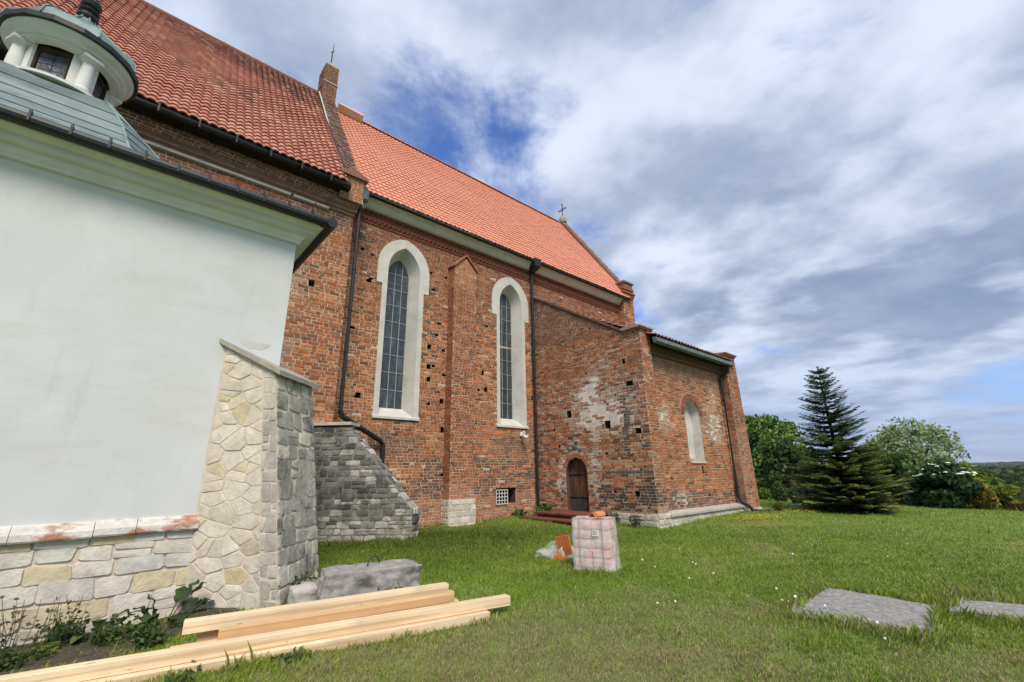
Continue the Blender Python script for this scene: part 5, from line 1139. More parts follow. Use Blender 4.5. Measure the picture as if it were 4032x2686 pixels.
def loose_tiles():
    rng = random.Random(3); bx, by = 7.02, 6.50; g = gz(bx, by)
    tv, tf = tile_mesh(.22, .34, .02, lift=0.0, over=0); names = ['front', 'second', 'third', 'fourth', 'fifth', 'sixth', 'seventh', 'rear']
    ang = math.atan2(-.71, .28)
    for i in range(8):                                   # ribbed row of upright tiles
        m = MB(); m.add([(x-.11, -z, y) for x, y, z in tv]+[(x-.11, -z+.014, y) for x, y, z in tv], tf+[tuple(k+len(tv) for k in f) for f in tf], (.58*(1-.12*(i % 2)), .21*(1-.2*(i % 2)), .06)); o = m.build('roof_tile', M['clay'])
        o.location = (bx-.12+.024*i, by-.02-.021*i, g+.10+.004*i); o.rotation_euler = (-.18, 0, .75)
        tag(o, 'upright orange clay roof tile in the row behind the pallet', 'roof tile', 'loose upright roof tiles behind the wrapped pallet')
    for i in range(3):
        m = MB(); m.add([(x-.11, y-.17, z) for x, y, z in tv]+[(x-.11, y-.17, z-.016) for x, y, z in tv], tf+[tuple(k+len(tv) for k in f) for f in tf], (.62, .22, .05)); o = m.build('roof_tile', M['clay'])
        o.location = (bx-.10, by+.03, g+.035+.036*i); o.rotation_euler = (0, .05, ang+.3+.12*i)
        tag(o, ['bottom', 'middle', 'top'][i]+' flat-lying orange roof tile beside the crumpled plastic', 'roof tile')
    bm = bmesh.new(); bmesh.ops.create_icosphere(bm, subdivisions=4, radius=1)
    for v in bm.verts:
        p = v.co.copy(); d = mnoise.noise(p*2.2)*.25+abs(mnoise.noise(p*5+Vector((3, 0, 0))))*.22; q = p*(1+d); v.co = Vector((q.x*.36, q.y*.20, max(-.02, q.z*.26+.12)*(.55+.45*clamp(.5+p.x*.9))))
    me = bpy.data.meshes.new('plastic_sheet'); bm.to_mesh(me); bm.free(); me.polygons.foreach_set('use_smooth', [True]*len(me.polygons)); o = link('plastic_sheet', me, M['film_clear']); o.location = (bx-.10, by+.17, g); o.rotation_euler.z = ang
    tag(o, 'crumpled clear plastic sheet over loose tiles behind the pallet', 'plastic sheet')
    o = rbox('blue_card', (.12, .02, .10), material('blue_card', .6, (.12, .30, .65), noise_amt=.1), (.1, .3, .6), (bx+.10, by-.20, g+.36), ang); o.data.materials[0] = bpy.data.materials['blue_card']; tag(o, 'small blue card corner sticking up behind the pallet', 'card')
loose_tiles()

# ================================================================== VEGETATION
def leaf_quads(mb, pts, size, cols, rng, flat=0.0, aspect=1.6):
    """small leaf diamonds at pts; numpy"""
    pts = np.asarray(pts); n = len(pts); d1 = rng.normal(size=(n, 3)); d1[:, 2] *= (1-flat); d1 /= np.linalg.norm(d1, axis=1)[:, None]
    d2 = rng.normal(size=(n, 3)); d2[:, 2] *= (1-flat); d2 -= d1*(d1*d2).sum(1)[:, None]; d2 /= np.linalg.norm(d2, axis=1)[:, None]+1e-9
    s = size*rng.uniform(.6, 1.35, (n, 1)); a = d1*s*aspect*.5; b = d2*s*.5
    V = np.stack([pts-a, pts+b*1.0, pts+a, pts-b*1.0], 1).reshape(-1, 3)
    n0 = mb.n; mb.v.extend(map(tuple, V.tolist())); mb.f.extend([(n0+4*i, n0+4*i+1, n0+4*i+2, n0+4*i+3) for i in range(n)])
    mb.c.extend([tuple(c) for c in np.repeat(np.asarray(cols), 4, 0).tolist()]); mb.n += 4*n
def clump_points(rng, centers, radii, n_each, squash=.8):
    out = []
    for c, r in zip(centers, radii):
        k = n_each(r); d = rng.normal(size=(k, 3)); d /= np.linalg.norm(d, axis=1)[:, None]; rr = r*rng.uniform(.35, 1.05, (k, 1))**.6; p = d*rr; p[:, 2] *= squash; out.append(p+np.array(c))
    return np.concatenate(out)
def leafcols(rng, pts, base, tip, dark):
    n = len(pts); t = rng.random((n, 1)); z = pts[:, 2:3]; c = np.array(base)*(1-t)+np.array(tip)*t
    k = rng.random((n, 1)) < .3; c = np.where(k, np.array(dark), c); return c*rng.uniform(.75, 1.25, (n, 1))*1.75
def tree(name, label, cat, x, y, h, R, cb, leaf, nclump, per, base, tip, dark, seed, trunk_r=.13, group=None, squash=.8, zbase=None, up=0.0, spread=1.0):
    rng = np.random.default_rng(seed); rr = random.Random(seed); g = gz(x, y) if zbase is None else zbase
    root = thing(name, label, cat, (x, y, g), group); tr = MB(); top = Vector((x+rr.uniform(-.2, .2), y+rr.uniform(-.2, .2), g+h*.8))
    tr.tube([(x, y, g-.3), (x+.05, y, g+h*.25), ((x+top.x)/2, (y+top.y)/2, g+h*.5), tuple(top)], [trunk_r*1.25, trunk_r, trunk_r*.65, trunk_r*.2], 9)
    cents = []; rads = []
    for i in range(nclump):
        t = rr.random(); zz = cb+(h-cb)*(t**.8); prof = math.sin(math.pi*clamp((zz-cb)/(h-cb)*.82+.15))**.7; a = rr.uniform(0, 2*math.pi); q = R*prof*math.sqrt(rr.uniform(.15, 1))*spread
        c = Vector((x+q*math.cos(a), y+q*math.sin(a), g+zz)); cents.append(tuple(c)); rads.append(R*rr.uniform(.20, .36))
        s = Vector((x, y, g+max(.25*h, zz*rr.uniform(.35, .7)))); mid = s.lerp(c, .5)+Vector((0, 0, -.05*q)); tr.tube([tuple(s), tuple(mid), tuple(c)], [trunk_r*.32, trunk_r*.2, trunk_r*.06], 5)
    tr.build('trunk', M['bark'], root)
    pts = clump_points(rng, cents, rads, lambda r: per, squash)
    if up:
        k = nclump*2; sh = []
        for i in range(k):
            a = rr.uniform(0, 2*math.pi); q = R*math.sqrt(rr.random())*.95; z0 = g+cb+(h-cb)*(1-.55*(q/R)**2)*.86; n = 26; L = up*rr.uniform(.6, 1.2); t = rng.random((n, 1)); p = np.array([[x+q*math.cos(a), y+q*math.sin(a), z0]])+t*np.array([[0, 0, L]])+rng.normal(size=(n, 3))*.06; sh.append(p)
        pts = np.concatenate([pts]+sh)
    mb = MB(); leaf_quads(mb, pts, leaf, leafcols(rng, pts, base, tip, dark), rng); mb.build('crown', M['leaf'], root, fixn=False); return root
tree('maple_tree', 'rounded green deciduous tree right beside the far brick pier', 'tree', 33.8, 12.1, 5.5, 2.8, 1.4, .17, 80, 125, (.07, .13, .03), (.14, .22, .05), (.03, .065, .018), 1)
tree('willow_tree', 'pale green tree with upright shoots behind the spruce', 'tree', 34.0, 4.5, 5.2, 2.2, 1.9, .105, 46, 95, (.14, .19, .075), (.23, .27, .12), (.08, .11, .045), 2, up=.9, trunk_r=.16)
tree('shrub', 'dark green bushy shrub between the spruce and the white-flowering bush', 'shrub', 30.6, 4.9, 2.7, 1.5, .4, .2, 34, 90, (.035, .07, .018), (.07, .115, .028), (.014, .035, .010), 3, trunk_r=.06)
tree('shrub', 'dark green broad shrub behind the right side of the spruce', 'shrub', 31.0, 6.1, 3.0, 1.6, .3, .2, 34, 90, (.03, .065, .016), (.06, .10, .022), (.012, .03, .008), 4, trunk_r=.06)
tree('shrub', 'dark feathery shrub standing left of the spruce', 'shrub', 29.5, 9.5, 2.9, 1.1, .3, .16, 30, 90, (.035, .06, .018), (.06, .09, .028), (.015, .03, .01), 5, trunk_r=.06)
tree('shrub', 'green shrub under the rounded tree, left of the feathery one', 'shrub', 32.0, 10.6, 3.0, 1.5, .2, .2, 30, 90, (.04, .075, .02), (.075, .12, .03), (.018, .04, .012), 6, trunk_r=.06)
tree('shrub', 'yellow-green bushy shrub behind the white-flowering bush', 'shrub', 31.6, 2.6, 2.6, 1.4, .3, .2, 34, 90, (.10, .135, .022), (.17, .19, .03), (.05, .08, .014), 7, trunk_r=.06)
tree('shrub', 'low yellow-green shrub at the right behind the conical gold bush', 'shrub', 30.0, 1.25, 1.5, .8, .2, .18, 26, 90, (.11, .14, .02), (.17, .19, .03), (.06, .08, .014), 8, trunk_r=.05)
vb = tree('viburnum_bush', 'dark green bush topped with white flower heads', 'bush', 27.0, 2.75, 1.62, 1.35, .1, .15, 46, 110, (.022, .05, .018), (.045, .08, .028), (.010, .026, .010), 9, trunk_r=.05, spread=.9)
tree('shrub', 'small grey-green bare-looking shrub left of the white-flowering bush', 'shrub', 27.7, 4.05, 1.05, .7, .1, .12, 16, 60, (.05, .055, .035), (.08, .085, .05), (.03, .03, .022), 10, trunk_r=.04)
def flowers():
    rr = random.Random(5); g = gz(27, 2.75)
    for i in range(48):
        a = rr.uniform(0, 2*math.pi); q = 1.0*math.sqrt(rr.random()); z = g+1.86-.55*(q/1.0)**2-rr.random()*.12
        m = MB(); s = rr.uniform(.055, .10); m.lathe([(s*.3, -.02), (s, .0), (s*.9, .025), (s*.4, .04)], 0, 0, 7, caps=True); o = m.build('flower_head', M['petal'], vb); o.location = Vector((27.0+q*math.cos(a), 2.75+q*math.sin(a), z))-vb.location
flowers()
def cone_bush(name, label, x, y, h, R, base, tip, dark, seed, power=1.0, leaf=.09, n=2600):
    rng = np.random.default_rng(seed); g = gz(x, y); root = thing(name, label, 'bush', (x, y, g)); t = rng.random(n); a = rng.uniform(0, 2*math.pi, n); prof = np.sin(np.pi*np.clip(t*.9+.1, 0, 1))**power
    q = R*prof*rng.uniform(.6, 1.02, n)**.5; pts = np.stack([x+q*np.cos(a), y+q*np.sin(a), g+t*h], 1); pts += rng.normal(size=pts.shape)*.02
    mb = MB(); leaf_quads(mb, pts, leaf, leafcols(rng, pts, base, tip, dark), rng); mb.build('crown', M['leaf'], root, fixn=False); tm = MB(); tm.tube([(x, y, g-.1), (x, y, g+h*.6)], [.05, .02], 7); tm.build('trunk', M['bark'], root)
cone_bush('conifer_bush', 'small golden-brown conical bush right of the white-flowering bush', 26.5, 1.78, 1.05, .42, (.13, .11, .025), (.20, .15, .03), (.06, .06, .018), 11)
cone_bush('clipped_bush', 'clipped yellow-green round bush nearest the far pier', 31.2, 12.35, 1.15, .62, (.15, .17, .025), (.22, .22, .04), (.08, .09, .018), 12, .35, .08)
cone_bush('clipped_bush', 'clipped yellow-green round bush right of its neighbour by the tree', 31.1, 11.55, 1.2, .68, (.14, .165, .025), (.21, .21, .04), (.07, .09, .018), 13, .35, .08)
cone_bush('garden_bush', 'small reddish bush among the garden plants', 30.6, 10.85, .75, .36, (.16, .07, .03), (.22, .10, .05), (.06, .04, .02), 14, .5, .07, 1200)
cone_bush('garden_bush', 'small bright green bush on the lawn near the far pier', 27.2, 10.2, .55, .42, (.07, .13, .02), (.12, .19, .03), (.03, .06, .012), 15, .5, .07, 1400)
cone_bush('garden_bush', 'small dark green bush left of the spruce foot', 26.0, 9.0, .95, .38, (.04, .075, .02), (.07, .11, .03), (.018, .035, .012), 16, .7, .07, 1400)
cone_bush('garden_bush', 'slim grey-green bush close to the spruce', 24.9, 7.9, .85, .30, (.06, .085, .045), (.10, .13, .07), (.03, .045, .025), 17, .7, .07, 1200)

def spruce():
    x, y = 21.8, 5.2; g = gz(x, y); H = 5.7; rng = random.Random(77); root = thing('spruce_tree', 'tall dark spruce with layered drooping branches on the lawn', 'tree', (x, y, g))
    t = MB(); t.tube([(x, y, g-.2), (x, y, g+H*.5), (x-.03, y+.02, g+H)], [.12, .07, .008], 8); t.build('trunk', M['bark'], root)
    mb = MB(); V = []; Cc = []
    def twig(p, d, L, w, col):
        d = d.normalized(); s = d.cross(Vector((rng.uniform(-.25, .25), rng.uniform(-.25, .25), 1))).normalized()*w
        V.append((p, p+d*L*.45+s, p+d*L, p+d*L*.45-s)); Cc.append(col)
    z = .10; lev = 0
    while z < H-.12:
        f = 1-z/H; R = 1.9*(f**.82)*(1-.35*max(0, .12-z/H)/.12)+.10; nb = int(12+15*f); lev += 1
        for b in range(nb):
            a = rng.uniform(0, 2*math.pi); rb = R*rng.uniform(.58, 1.2); droop = -.22*f+.10*(1-f)
            o = Vector((x, y, g+z+rng.uniform(-.06, .06))); dr = Vector((math.cos(a), math.sin(a), 0)); side = Vector((-dr.y, dr.x, 0)); n = max(4, int(rb/.085))
            sage = rng.random()
            for i in range(n+1):
                s = i/n; p = o+dr*(rb*s)+Vector((0, 0, rb*(droop*s+.32*s*s*(.6+.6*(1-f))))); wid = (.10+.34*rb*.35*(1-s)**.8)*(1 if s > .12 else .5)
                tipf = clamp((s-.45)/.55); young = mixv((.11, .175, .075) if z/H < .55 else (.115, .18, .10), (.33, .37, .08) if z/H < .5 else (.20, .27, .16), tipf*(.5+.5*sage)); 
                for sd in (-1, 1):
                    for q in range(2):
                        dd = (dr*rng.uniform(.55, .95)+side*sd*rng.uniform(.5, 1.0)+Vector((0, 0, rng.uniform(-.18, .16)))); k = rng.uniform(.75, 1.2)
                        twig(p+side*sd*rng.uniform(0, .04), dd, wid*rng.uniform(.8, 1.25)+.05, .034+.022*f, tuple(c*k for c in young))
                twig(p, dr+Vector((0, 0, .1)), .2, .04, young)
        z += .13+.10*(1-f)
    for q in range(26): a = rng.uniform(0, 6.28); zz = H-.5*rng.random(); twig(Vector((x, y, g+zz)), Vector((math.cos(a), math.sin(a), .9)), .13, .016, (.07, .095, .05))
    for tw, c in zip(V, Cc): mb.add([tuple(p) for p in tw], [(0, 1, 2, 3)], c)
    mb.build('crown', M['needle'], root, fixn=False)
spruce()

# ---- low brown fence at the edge of the terrace
def fence(x0, y0, x1, y1, n, label):
    g = min(gz(x0, y0), gz(x1, y1)); root = thing('picket_fence', label, 'fence', (x0, y0, g)); rng = random.Random(int(x0)); base = MB(); base.box((0, 0, 0), (.14, .03, .42), (.13, .045, .028)); me = base.mesh('picket'); me.materials.append(M['oldwood'])
    L = math.hypot(x1-x0, y1-y0); a = math.atan2(y1-y0, x1-x0)
    for i in range(n):
        t = i/n; o = bpy.data.objects.new('picket', me); COL.objects.link(o); o.parent = root; xx, yy = x0+(x1-x0)*t, y0+(y1-y0)*t; o.location = Vector((xx, yy, gz(xx, yy)-.05))-root.location; o.rotation_euler.z = a; o.scale.z = rng.uniform(.92, 1.05)
    for zz in (.12, .28): r = MB(); r.tube([(x0, y0, gz(x0, y0)+zz), (x1, y1, gz(x1, y1)+zz)], .025, 5, (.11, .04, .025)); r.build('rail', M['oldwood'], root)
fence(28.6, 6.6, 28.2, 3.6, 18, 'low reddish-brown picket fence behind the spruce at the lawn edge')
fence(27.6, 1.1, 25.8, -1.6, 18, 'low reddish-brown picket fence at the right edge beyond the gold bush')

# ---- plants by the walls
def broad_plant(name, label, x, y, n, L, W, col, seed, h=.3, cat='plant', z=None):
    rng = random.Random(seed); g = gz(x, y) if z is None else z; root = thing(name, label, cat, (x, y, g))
    for i in range(n):
        a = rng.uniform(0, 6.283); el = rng.uniform(.3, 1.2); l = L*rng.uniform(.6, 1.2); w = W*rng.uniform(.7, 1.2); st = Vector((x, y, g))+Vector((math.cos(a), math.sin(a), 0))*rng.uniform(0, .08)
        d = Vector((math.cos(a)*math.cos(el), math.sin(a)*math.cos(el), math.sin(el))); up_ = Vector((-math.cos(a)*math.sin(el), -math.sin(a)*math.sin(el), math.cos(el))); s = d.cross(up_); b0 = st+d*h*rng.uniform(.4, 1.1); vs = []; fs = []; m = 6
        for k in range(m+1):
            t = k/m; ww = w*math.sin(math.pi*(t*.9+.06))**.8; p = b0+d*l*t-Vector((0, 0, 1))*(.35*l*t*t)+up_*.02*math.sin(t*9+i); vs += [tuple(p-s*ww+up_*.25*ww), tuple(p), tuple(p+s*ww+up_*.25*ww)]
        for k in range(m): fs += [(3*k, 3*k+1, 3*k+4, 3*k+3), (3*k+1, 3*k+2, 3*k+5, 3*k+4)]
        f = rng.uniform(.7, 1.3); mb = MB(); mb.add(vs, fs, tuple(c*f for c in col)); mb.tube([tuple(st), tuple(b0)], .006, 4, (.06, .09, .03)); mb.build('leaf', M['leaf'], root, fixn=False)
broad_plant('burdock_plant', 'tall dark broad-leaved plant against the foot of the stone buttress', .80, 6.98, 18, .23, .075, (.055, .095, .03), 1, .34)
broad_plant('dock_plant', 'low broad-leaved plant just left of the stacked beams', .55, 6.55, 20, .14, .04, (.08, .135, .035), 2, .12)
broad_plant('dock_plant', 'pale green leafy plant against the pale plinth stones', .25, 7.12, 12, .16, .055, (.12, .16, .05), 3, .16)
broad_plant('dock_plant', 'yellow-green rosette in the bare soil bed', -.10, 6.72, 8, .13, .04, (.16, .20, .045), 4, .06)
broad_plant('fern_plant', 'leafy green plant in the corner by the downpipe and steps', 12.25, 12.2, 34, .30, .07, (.10, .17, .03), 5, .38, z=.10)
broad_plant('fern_plant', 'small leafy plant at the wall left of the steps', 11.5, 12.72, 18, .22, .06, (.07, .13, .03), 6, .22)
def weed(label, x, y, h, n, seed, col, nodes=9):
    rng = random.Random(seed); g = gz(x, y); root = thing('weed_plant', label, 'plant', (x, y, g)); mb = MB(); lf = MB()
    for i in range(n):
        a = rng.uniform(0, 6.28); q = rng.uniform(0, .16); b = Vector((x+q*math.cos(a), y+q*math.sin(a), g)); tp = b+Vector((rng.uniform(-.12, .12), rng.uniform(-.1, .1), h*rng.uniform(.6, 1.1))); mb.tube([tuple(b), tuple(b.lerp(tp, .5)+Vector((.02, 0, 0))), tuple(tp)], [.004, .003, .002], 4, (.10, .12, .05))
        P = [tuple(b.lerp(tp, rng.uniform(.15, 1))+Vector((rng.uniform(-.04, .04), rng.uniform(-.04, .04), rng.uniform(-.02, .02)))) for _ in range(nodes)]; r2_ = np.random.default_rng(seed*50+i); leaf_quads(lf, P, .032, np.array([col]*nodes)*r2_.uniform(.6, 1.3, (nodes, 1)), r2_)
    mb.build('stem', M['leaf'], root, fixn=False); lf.build('leaves', M['leaf'], root, fixn=False)
weed('tall wispy weed with small seed heads at the far left of the plinth', -.42, 7.05, .55, 9, 1, (.16, .15, .09))
weed('wispy branching weed against the plinth, right of the tallest one', -.12, 7.12, .48, 10, 2, (.14, .14, .08))
weed('low green weed clump at the plinth foot', .02, 7.0, .24, 24, 3, (.06, .09, .03), 14)
weed('green weed clump left of the dock leaves', .30, 6.80, .18, 24, 4, (.07, .11, .03), 14)
weed('leafy weed clump beside the left end of the rear beams', .62, 6.2, .2, 30, 11, (.08, .13, .035), 16)
weed('sprawling green weeds in the middle of the soil bed', -.35, 6.55, .14, 34, 12, (.08, .12, .035), 16)
weed('brownish dry weeds near the left end of the soil bed', -.75, 6.9, .22, 26, 13, (.14, .13, .06), 14)
weed('clover-like weed in front of the longest beam', .75, 4.93, .10, 10, 14, (.12, .18, .05), 8)
weed('second clover-like weed before the middle of the longest beam', 1.5, 4.77, .09, 10, 15, (.12, .18, .05), 8)
weed('green weed tuft on the rubble beside the stone block', 2.18, 6.55, .34, 26, 5, (.07, .10, .03), 14)
weed('weed tuft growing before the stone block face', 2.95, 5.60, .26, 22, 6, (.08, .13, .035), 14)
weed('flowering weed tuft at the white plinth of the brick corner', 12.45, 8.55, .38, 18, 7, (.08, .12, .04), 14)
weed('weed tuft at the white plinth right by the corner stones', 12.5, 9.35, .42, 18, 8, (.08, .12, .04), 14)
weed('clump of yellow-green weeds round the downpipe spout', 19.5, 6.9, .35, 40, 9, (.16, .17, .03), 20)

# ---- soil strip along the plinth
sm = MB(); n = 22; vs = []
for i in range(n+1):
    for j in range(7):
        x = -3.2+4.7*i/n; y = 7.44-1.35*(j/6)*(1+.25*nz(x*1.5, 3, 1))+(0 if j < 6 else 0); vs.append((x, y, gz(x, y)+.006+(.03*abs(nz(x*5, y*5, 2))+.02)*(1 if 0 < j < 6 else .0)-(0.02 if j == 6 else 0)))
sm.add(vs, [(i*7+j, (i+1)*7+j, (i+1)*7+j+1, i*7+j+1) for i in range(n) for j in range(6)], (.1, .08, .06))
kind(sm.build('soil_bed', material('bare_soil', .97, (.085, .065, .048), noise_amt=.45, noise_scale=9, bump=1.0, bump_scale=25, extra=chain(overlay((.05, .075, .022), 3, .5, .65, .8), overlay((.30, .26, .22), 14, .64, .72, .7))), None, smooth=True), 'structure')

# ---- grass, flowers
def grass():
    rng = np.random.default_rng(5); N = 640000
    lr = np.log(2.6)+rng.random(N)*(np.log(36.)-np.log(2.6)); r = np.exp(lr); a = rng.uniform(-1.02, 1.02, N)
    hd = math.pi/2-HEAD; fx, fy = cf.x/math.hypot(cf.x, cf.y), cf.y/math.hypot(cf.x, cf.y); base = math.atan2(fy, fx); x = r*np.cos(base+a); y = r*np.sin(base+a)
    def inb(x0, x1, y0, y1): return (x > x0) & (x < x1) & (y > y0) & (y < y1)
    s2 = (x+y); d2_ = (x-y)
    def inpoly(pts):
        k = np.ones(N, bool)
        for i in range(4):
            (ax, ay), (bx2, by2) = pts[i], pts[(i+1) % 4]; L2 = math.hypot(bx2-ax, by2-ay); k &= ((bx2-ax)*(y-ay)-(by2-ay)*(x-ax))/L2 < -.02-.03*rng.random(N)
        return k
    bad = inb(-9, 1.74, 7.38, 30) | inb(1.7, 4.4, 12.4, 30) | inb(4.3, 12.7, 12.97, 30) | inb(12.66, 20, 7.80, 30) | inb(11.1, 12.7, 9.75, 12.2) | ((s2 > 8.4) & (s2 < 9.86) & (d2_ < -4.6) & (y > 6.3)) | ((s2 > 16.1) & (s2 < 17.5) & (d2_ < -4.55) & (y > 10)) | inpoly([(6.13, 2.24), (7.80, 2.31), (7.66, 1.14), (6.40, 1.06)]) | inpoly([(7.42, 1.02), (8.12, .98), (8.60, -.6), (7.75, -.6)]) | inb(2.2, 3.4, 5.78, 6.3) | (inb(-4, 1.2, 6.3, 7.5) & (rng.random(N) < .62))
    e = x-(25.6+.42*np.clip(y, -4, 14)+np.where(y < 0, .02*y*y, 0)); bad |= e > .3
    x, y, r = x[~bad], y[~bad], r[~bad]; N = len(x)
    w = np.zeros(N); sz = np.zeros(N)
    for cx, cy, cz in CTRL: q = 1/((x-cx)**2+(y-cy)**2+.15)**2; w += q; sz += q*cz
    z = sz/w+.014*np.sin(x*.9+1.3*np.sin(y*.7))*np.cos(y*.8)
    def fn(s, ph):
        return (np.sin(x*s+ph+1.7*np.sin(y*s*.63+ph*2))+np.sin(y*s*1.21+ph*1.7+1.3*np.sin(x*s*.77))+.6*np.sin((x+y)*s*2.3+ph)+.5*np.sin((x-1.7*y)*s*3.1+ph*3))/3.1
    n1 = fn(.9, 1.3); n2 = fn(2.7, 4.1); n3 = fn(.35, 2.2); n4 = fn(6.5, 3.3)
    dry = np.clip(.55*n1+.45*n2-.05+1.15*np.exp(-((x-4.6)**2+(y-2.7)**2)/2.2)+1.1*np.exp(-((x-2.9)**2+(y-3.3)**2)/1.4)+.5*np.exp(-((x-6.5)**2+(y-3.3)**2)/1.8)+.5*np.exp(-((x-5)**2+(y-.4)**2)/1.2)-.5*np.exp(-((x-7)**2+(y-9)**2)/14), 0, 1)
    def near(x0, x1, y0, y1, d): dx = np.maximum(np.maximum(x0-x, x-x1), 0); dy = np.maximum(np.maximum(y0-y, y-y1), 0); return np.exp(-(dx*dx+dy*dy)/(d*d))
    tall = np.maximum.reduce([near(6.1, 7.8, 1.1, 2.3, .14), near(7.5, 8.6, -.6, 1., .3), near(2.2, 3.4, 5.7, 6.3, .25), near(12.6, 20, 7.9, 9, .18), near(4.4, 12.7, 13, 14, .35), near(-1.5, 4, 4.45, 4.8, .12)*.2, near(4.0, 6, 11, 13, .6)*.8, near(6.2, 6.9, 5, 5.9, .18)*.7])
    fy_ = 5.62-.2078*(x+1.5)-.09; tall = np.maximum(tall, np.where((x > -1.6) & (x < 3.6) & (y < fy_), np.exp(-((y-fy_)/.10)**2)*(.55+.45*np.sin(x*9)*np.sin(x*4.3)), 0))
    lush_shade = .75*np.exp(-((x-6.0)**2/14+(y-10.2)**2/9))+.25*np.exp(-((x-11)**2/16+(y-9)**2/8))  # taller lush grass by the wall, with its shade darkened into the blade colour
    h = (.026+.026*rng.random(N)+.012*n2.clip(0, 1)+.035*lush_shade)*(1-.35*dry)+.085*tall*rng.random(N); h *= np.where(rng.random(N) < .015, 2.0, 1)*(1+.35*n4)
    wd = .0007+.00043*r+.0005*rng.random(N); az = rng.uniform(0, 2*np.pi, N); lean = h*rng.uniform(.15, .75, N)
    ca, sa = np.cos(az), np.sin(az); rx, ry = -sa*wd, ca*wd*1.0
    V = np.empty((N, 4, 3)); V[:, 0] = np.stack([x-rx, y-ry, z-.01], 1); V[:, 1] = np.stack([x+rx, y+ry, z-.01], 1)
    V[:, 2] = np.stack([x+ca*lean*.35+rx*.7, y+sa*lean*.35+ry*.7, z+h*.6], 1); V[:, 3] = np.stack([x+ca*lean, y+sa*lean, z+h], 1)
    g0, g1 = np.array((.15, .215, .025)), np.array((.29, .35, .06)); t = rng.random((N, 1)); c = g0*(1-t)+g1*t
    c = c*np.array((.88, .97, .90))*(1-.62*lush_shade[:, None])*1.2*(1+.24*n3[:, None]+.2*n2[:, None]+.14*n4[:, None])*np.where(n1[:, None] > .35, np.array((1.12, 1.04, .9)), 1.0); dc = np.array((.44, .38, .20))*rng.uniform(.7, 1.2, (N, 1)); k = (rng.random(N) < dry*.85)[:, None]; c = np.where(k, dc, c)
    c = c*(1-.12*dry[:, None])
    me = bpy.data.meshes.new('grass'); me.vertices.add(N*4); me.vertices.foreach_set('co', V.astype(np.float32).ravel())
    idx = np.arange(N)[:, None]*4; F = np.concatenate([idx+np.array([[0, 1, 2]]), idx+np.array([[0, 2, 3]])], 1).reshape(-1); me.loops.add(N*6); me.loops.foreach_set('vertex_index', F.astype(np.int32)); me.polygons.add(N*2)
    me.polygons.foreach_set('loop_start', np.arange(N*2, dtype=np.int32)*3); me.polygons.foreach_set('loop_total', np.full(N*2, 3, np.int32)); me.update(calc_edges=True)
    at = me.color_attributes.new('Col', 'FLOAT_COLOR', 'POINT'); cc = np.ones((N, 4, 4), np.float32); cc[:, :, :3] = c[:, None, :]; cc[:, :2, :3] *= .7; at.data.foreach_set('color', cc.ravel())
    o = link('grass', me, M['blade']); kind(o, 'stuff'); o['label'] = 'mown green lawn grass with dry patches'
grass()
def dandelions():
    rng = random.Random(8); spots = [(6.44, 2.42), (6.43, 2.34), (6.52, 2.30), (6.05, 1.40), (5.74, 1.30), (5.4, 3.24), (6.7, 3.73), (7.9, 4.3), (7.8, 4.2), (5.2, 3.35)]
    for i in range(14): rr_ = rng.uniform(6, 17); a = rng.uniform(-.55, .25); spots.append((rr_*math.cos(a+.35), rr_*math.sin(a+.35)))
    st = MB(); st.tube([(0, 0, -.02), (.008, 0, .07), (.014, .004, .15)], .0028, 5, (.16, .17, .07)); sme = st.mesh('stem'); sme.materials.append(M['leaf'])
    bm = bmesh.new(); bmesh.ops.create_icosphere(bm, subdivisions=2, radius=.021)
    for v in bm.verts: v.co *= rng.uniform(.8, 1.15)
    bmesh.ops.translate(bm, vec=(.014, .004, .165), verts=bm.verts); hm = bpy.data.meshes.new('seed_head'); bm.to_mesh(hm); bm.free(); hm.materials.append(M['puff'])
    for x, y in spots:
        if 12.5 < x < 20.2 and y > 7.4 or lawn_edge(x, y) > -1 or y > 12.5 or (x < 2 and y > 6): continue
        r = thing('dandelion', 'white dandelion seed head on a thin stalk in the lawn', 'flower', (x, y, gz(x, y)), 'dandelion seed heads in the lawn'); r.rotation_euler.z = rng.uniform(0, 6.28); s = rng.uniform(.5, .85); r.scale = (s, s, s)
        for nm, me in (('stem', sme), ('seed_head', hm)): o = bpy.data.objects.new(nm, me); COL.objects.link(o); o.parent = r
dandelions()
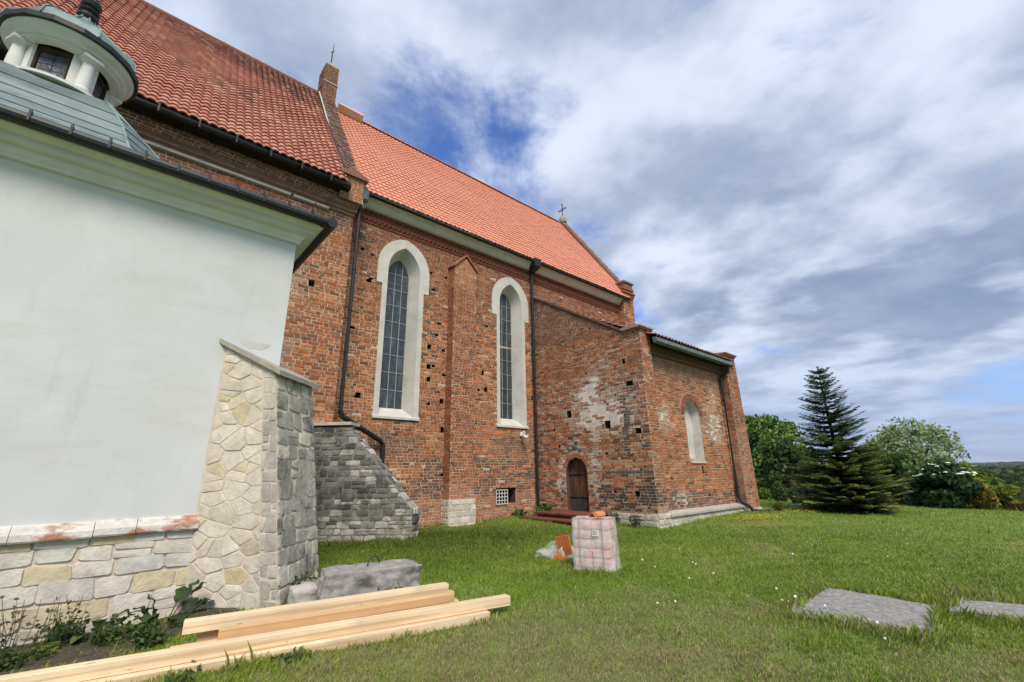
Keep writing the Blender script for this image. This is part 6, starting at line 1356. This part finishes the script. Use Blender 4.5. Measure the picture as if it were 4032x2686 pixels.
def yellow_flowers():
    rng = np.random.default_rng(4); n = 700; x = np.concatenate([rng.normal(16.3, .75, n), rng.normal(19.6, .8, 300)]); y = np.concatenate([rng.normal(6.55, .32, n)-.1*(x[:n]-16), rng.normal(6.1, .3, 300)]); P = np.array([(a, b, gz(a, b)+.05+.05*rng.random()) for a, b in zip(x, y)]); m = MB(); leaf_quads(m, P, .035, np.array([(.62, .52, .06)]*len(P))*rng.uniform(.7, 1.1, (len(P), 1)), rng, flat=.7, aspect=1.1)
    o = m.build('yellow_flowers', M['leaf'], None, fixn=False); kind(o, 'stuff'); o['label'] = 'patch of tiny yellow flowers before the brick corner'
yellow_flowers()

# ---- woodland filling the valley
def forest():
    rng = np.random.default_rng(9); mb = MB(); n = 0
    while n < 3000:
        r = math.exp(rng.uniform(math.log(50), math.log(4200))); a = rng.uniform(-.14, .34); x, y = r*math.cos(a), r*math.sin(a)
        if lawn_edge(x, y) < 20: continue
        if -.01 < a < .055 and 60 < r < 88: continue             # a pale clearing
        n += 1; g = gz(x, y); h = rng.uniform(5.5, 8.5)*(.22+.78*sstep(r, 60, 210)); R = h*rng.uniform(.38, .6)*(1 if r < 300 else 1.5 if r < 900 else 3.2); k = 260 if r < 130 else 110 if r < 300 else 45
        d = rng.normal(size=(k, 3)); d[:, 2] = np.abs(d[:, 2])*1.0-.25; d /= np.linalg.norm(d, axis=1)[:, None]; lob = 1+.22*np.sin(d[:, 0]*5+n)+.18*np.sin(d[:, 1]*6+2*n); p = d*lob[:, None]*np.array([R, R, h*.55])+np.array([x, y, g+h*.5])
        hue = rng.random(); base = mixv((.05, .085, .028), (.105, .13, .04), hue); c = np.array([base]*k)*rng.uniform(.55, 1.35, (k, 1)); leaf_quads(mb, p, R*(.17 if r < 130 else .3 if r < 300 else .55), c, rng, aspect=1.2)
    o = mb.build('forest', M['leaf'], None, fixn=False); kind(o, 'stuff'); o['label'] = 'dense green woodland filling the valley below'
forest()

# ---- the damp air that fades the far woodland
hz = MB(); hz.box((-9800, -9800, -60), (9800, 9800, 125)); ho = hz.build('haze', None, None); kind(ho, 'stuff'); ho['label'] = 'thin bluish haze over the valley'
hm = bpy.data.materials.new('haze_air'); hm.use_nodes = True; hm.node_tree.nodes.clear(); pv = hm.node_tree.nodes.new('ShaderNodeVolumePrincipled'); pv.inputs['Color'].default_value = (.80, .88, 1.0, 1); pv.inputs['Density'].default_value = .00006; pv.inputs['Anisotropy'].default_value = .2
ou = hm.node_tree.nodes.new('ShaderNodeOutputMaterial'); hm.node_tree.links.new(pv.outputs[0], ou.inputs['Volume']); ho.data.materials.append(hm)
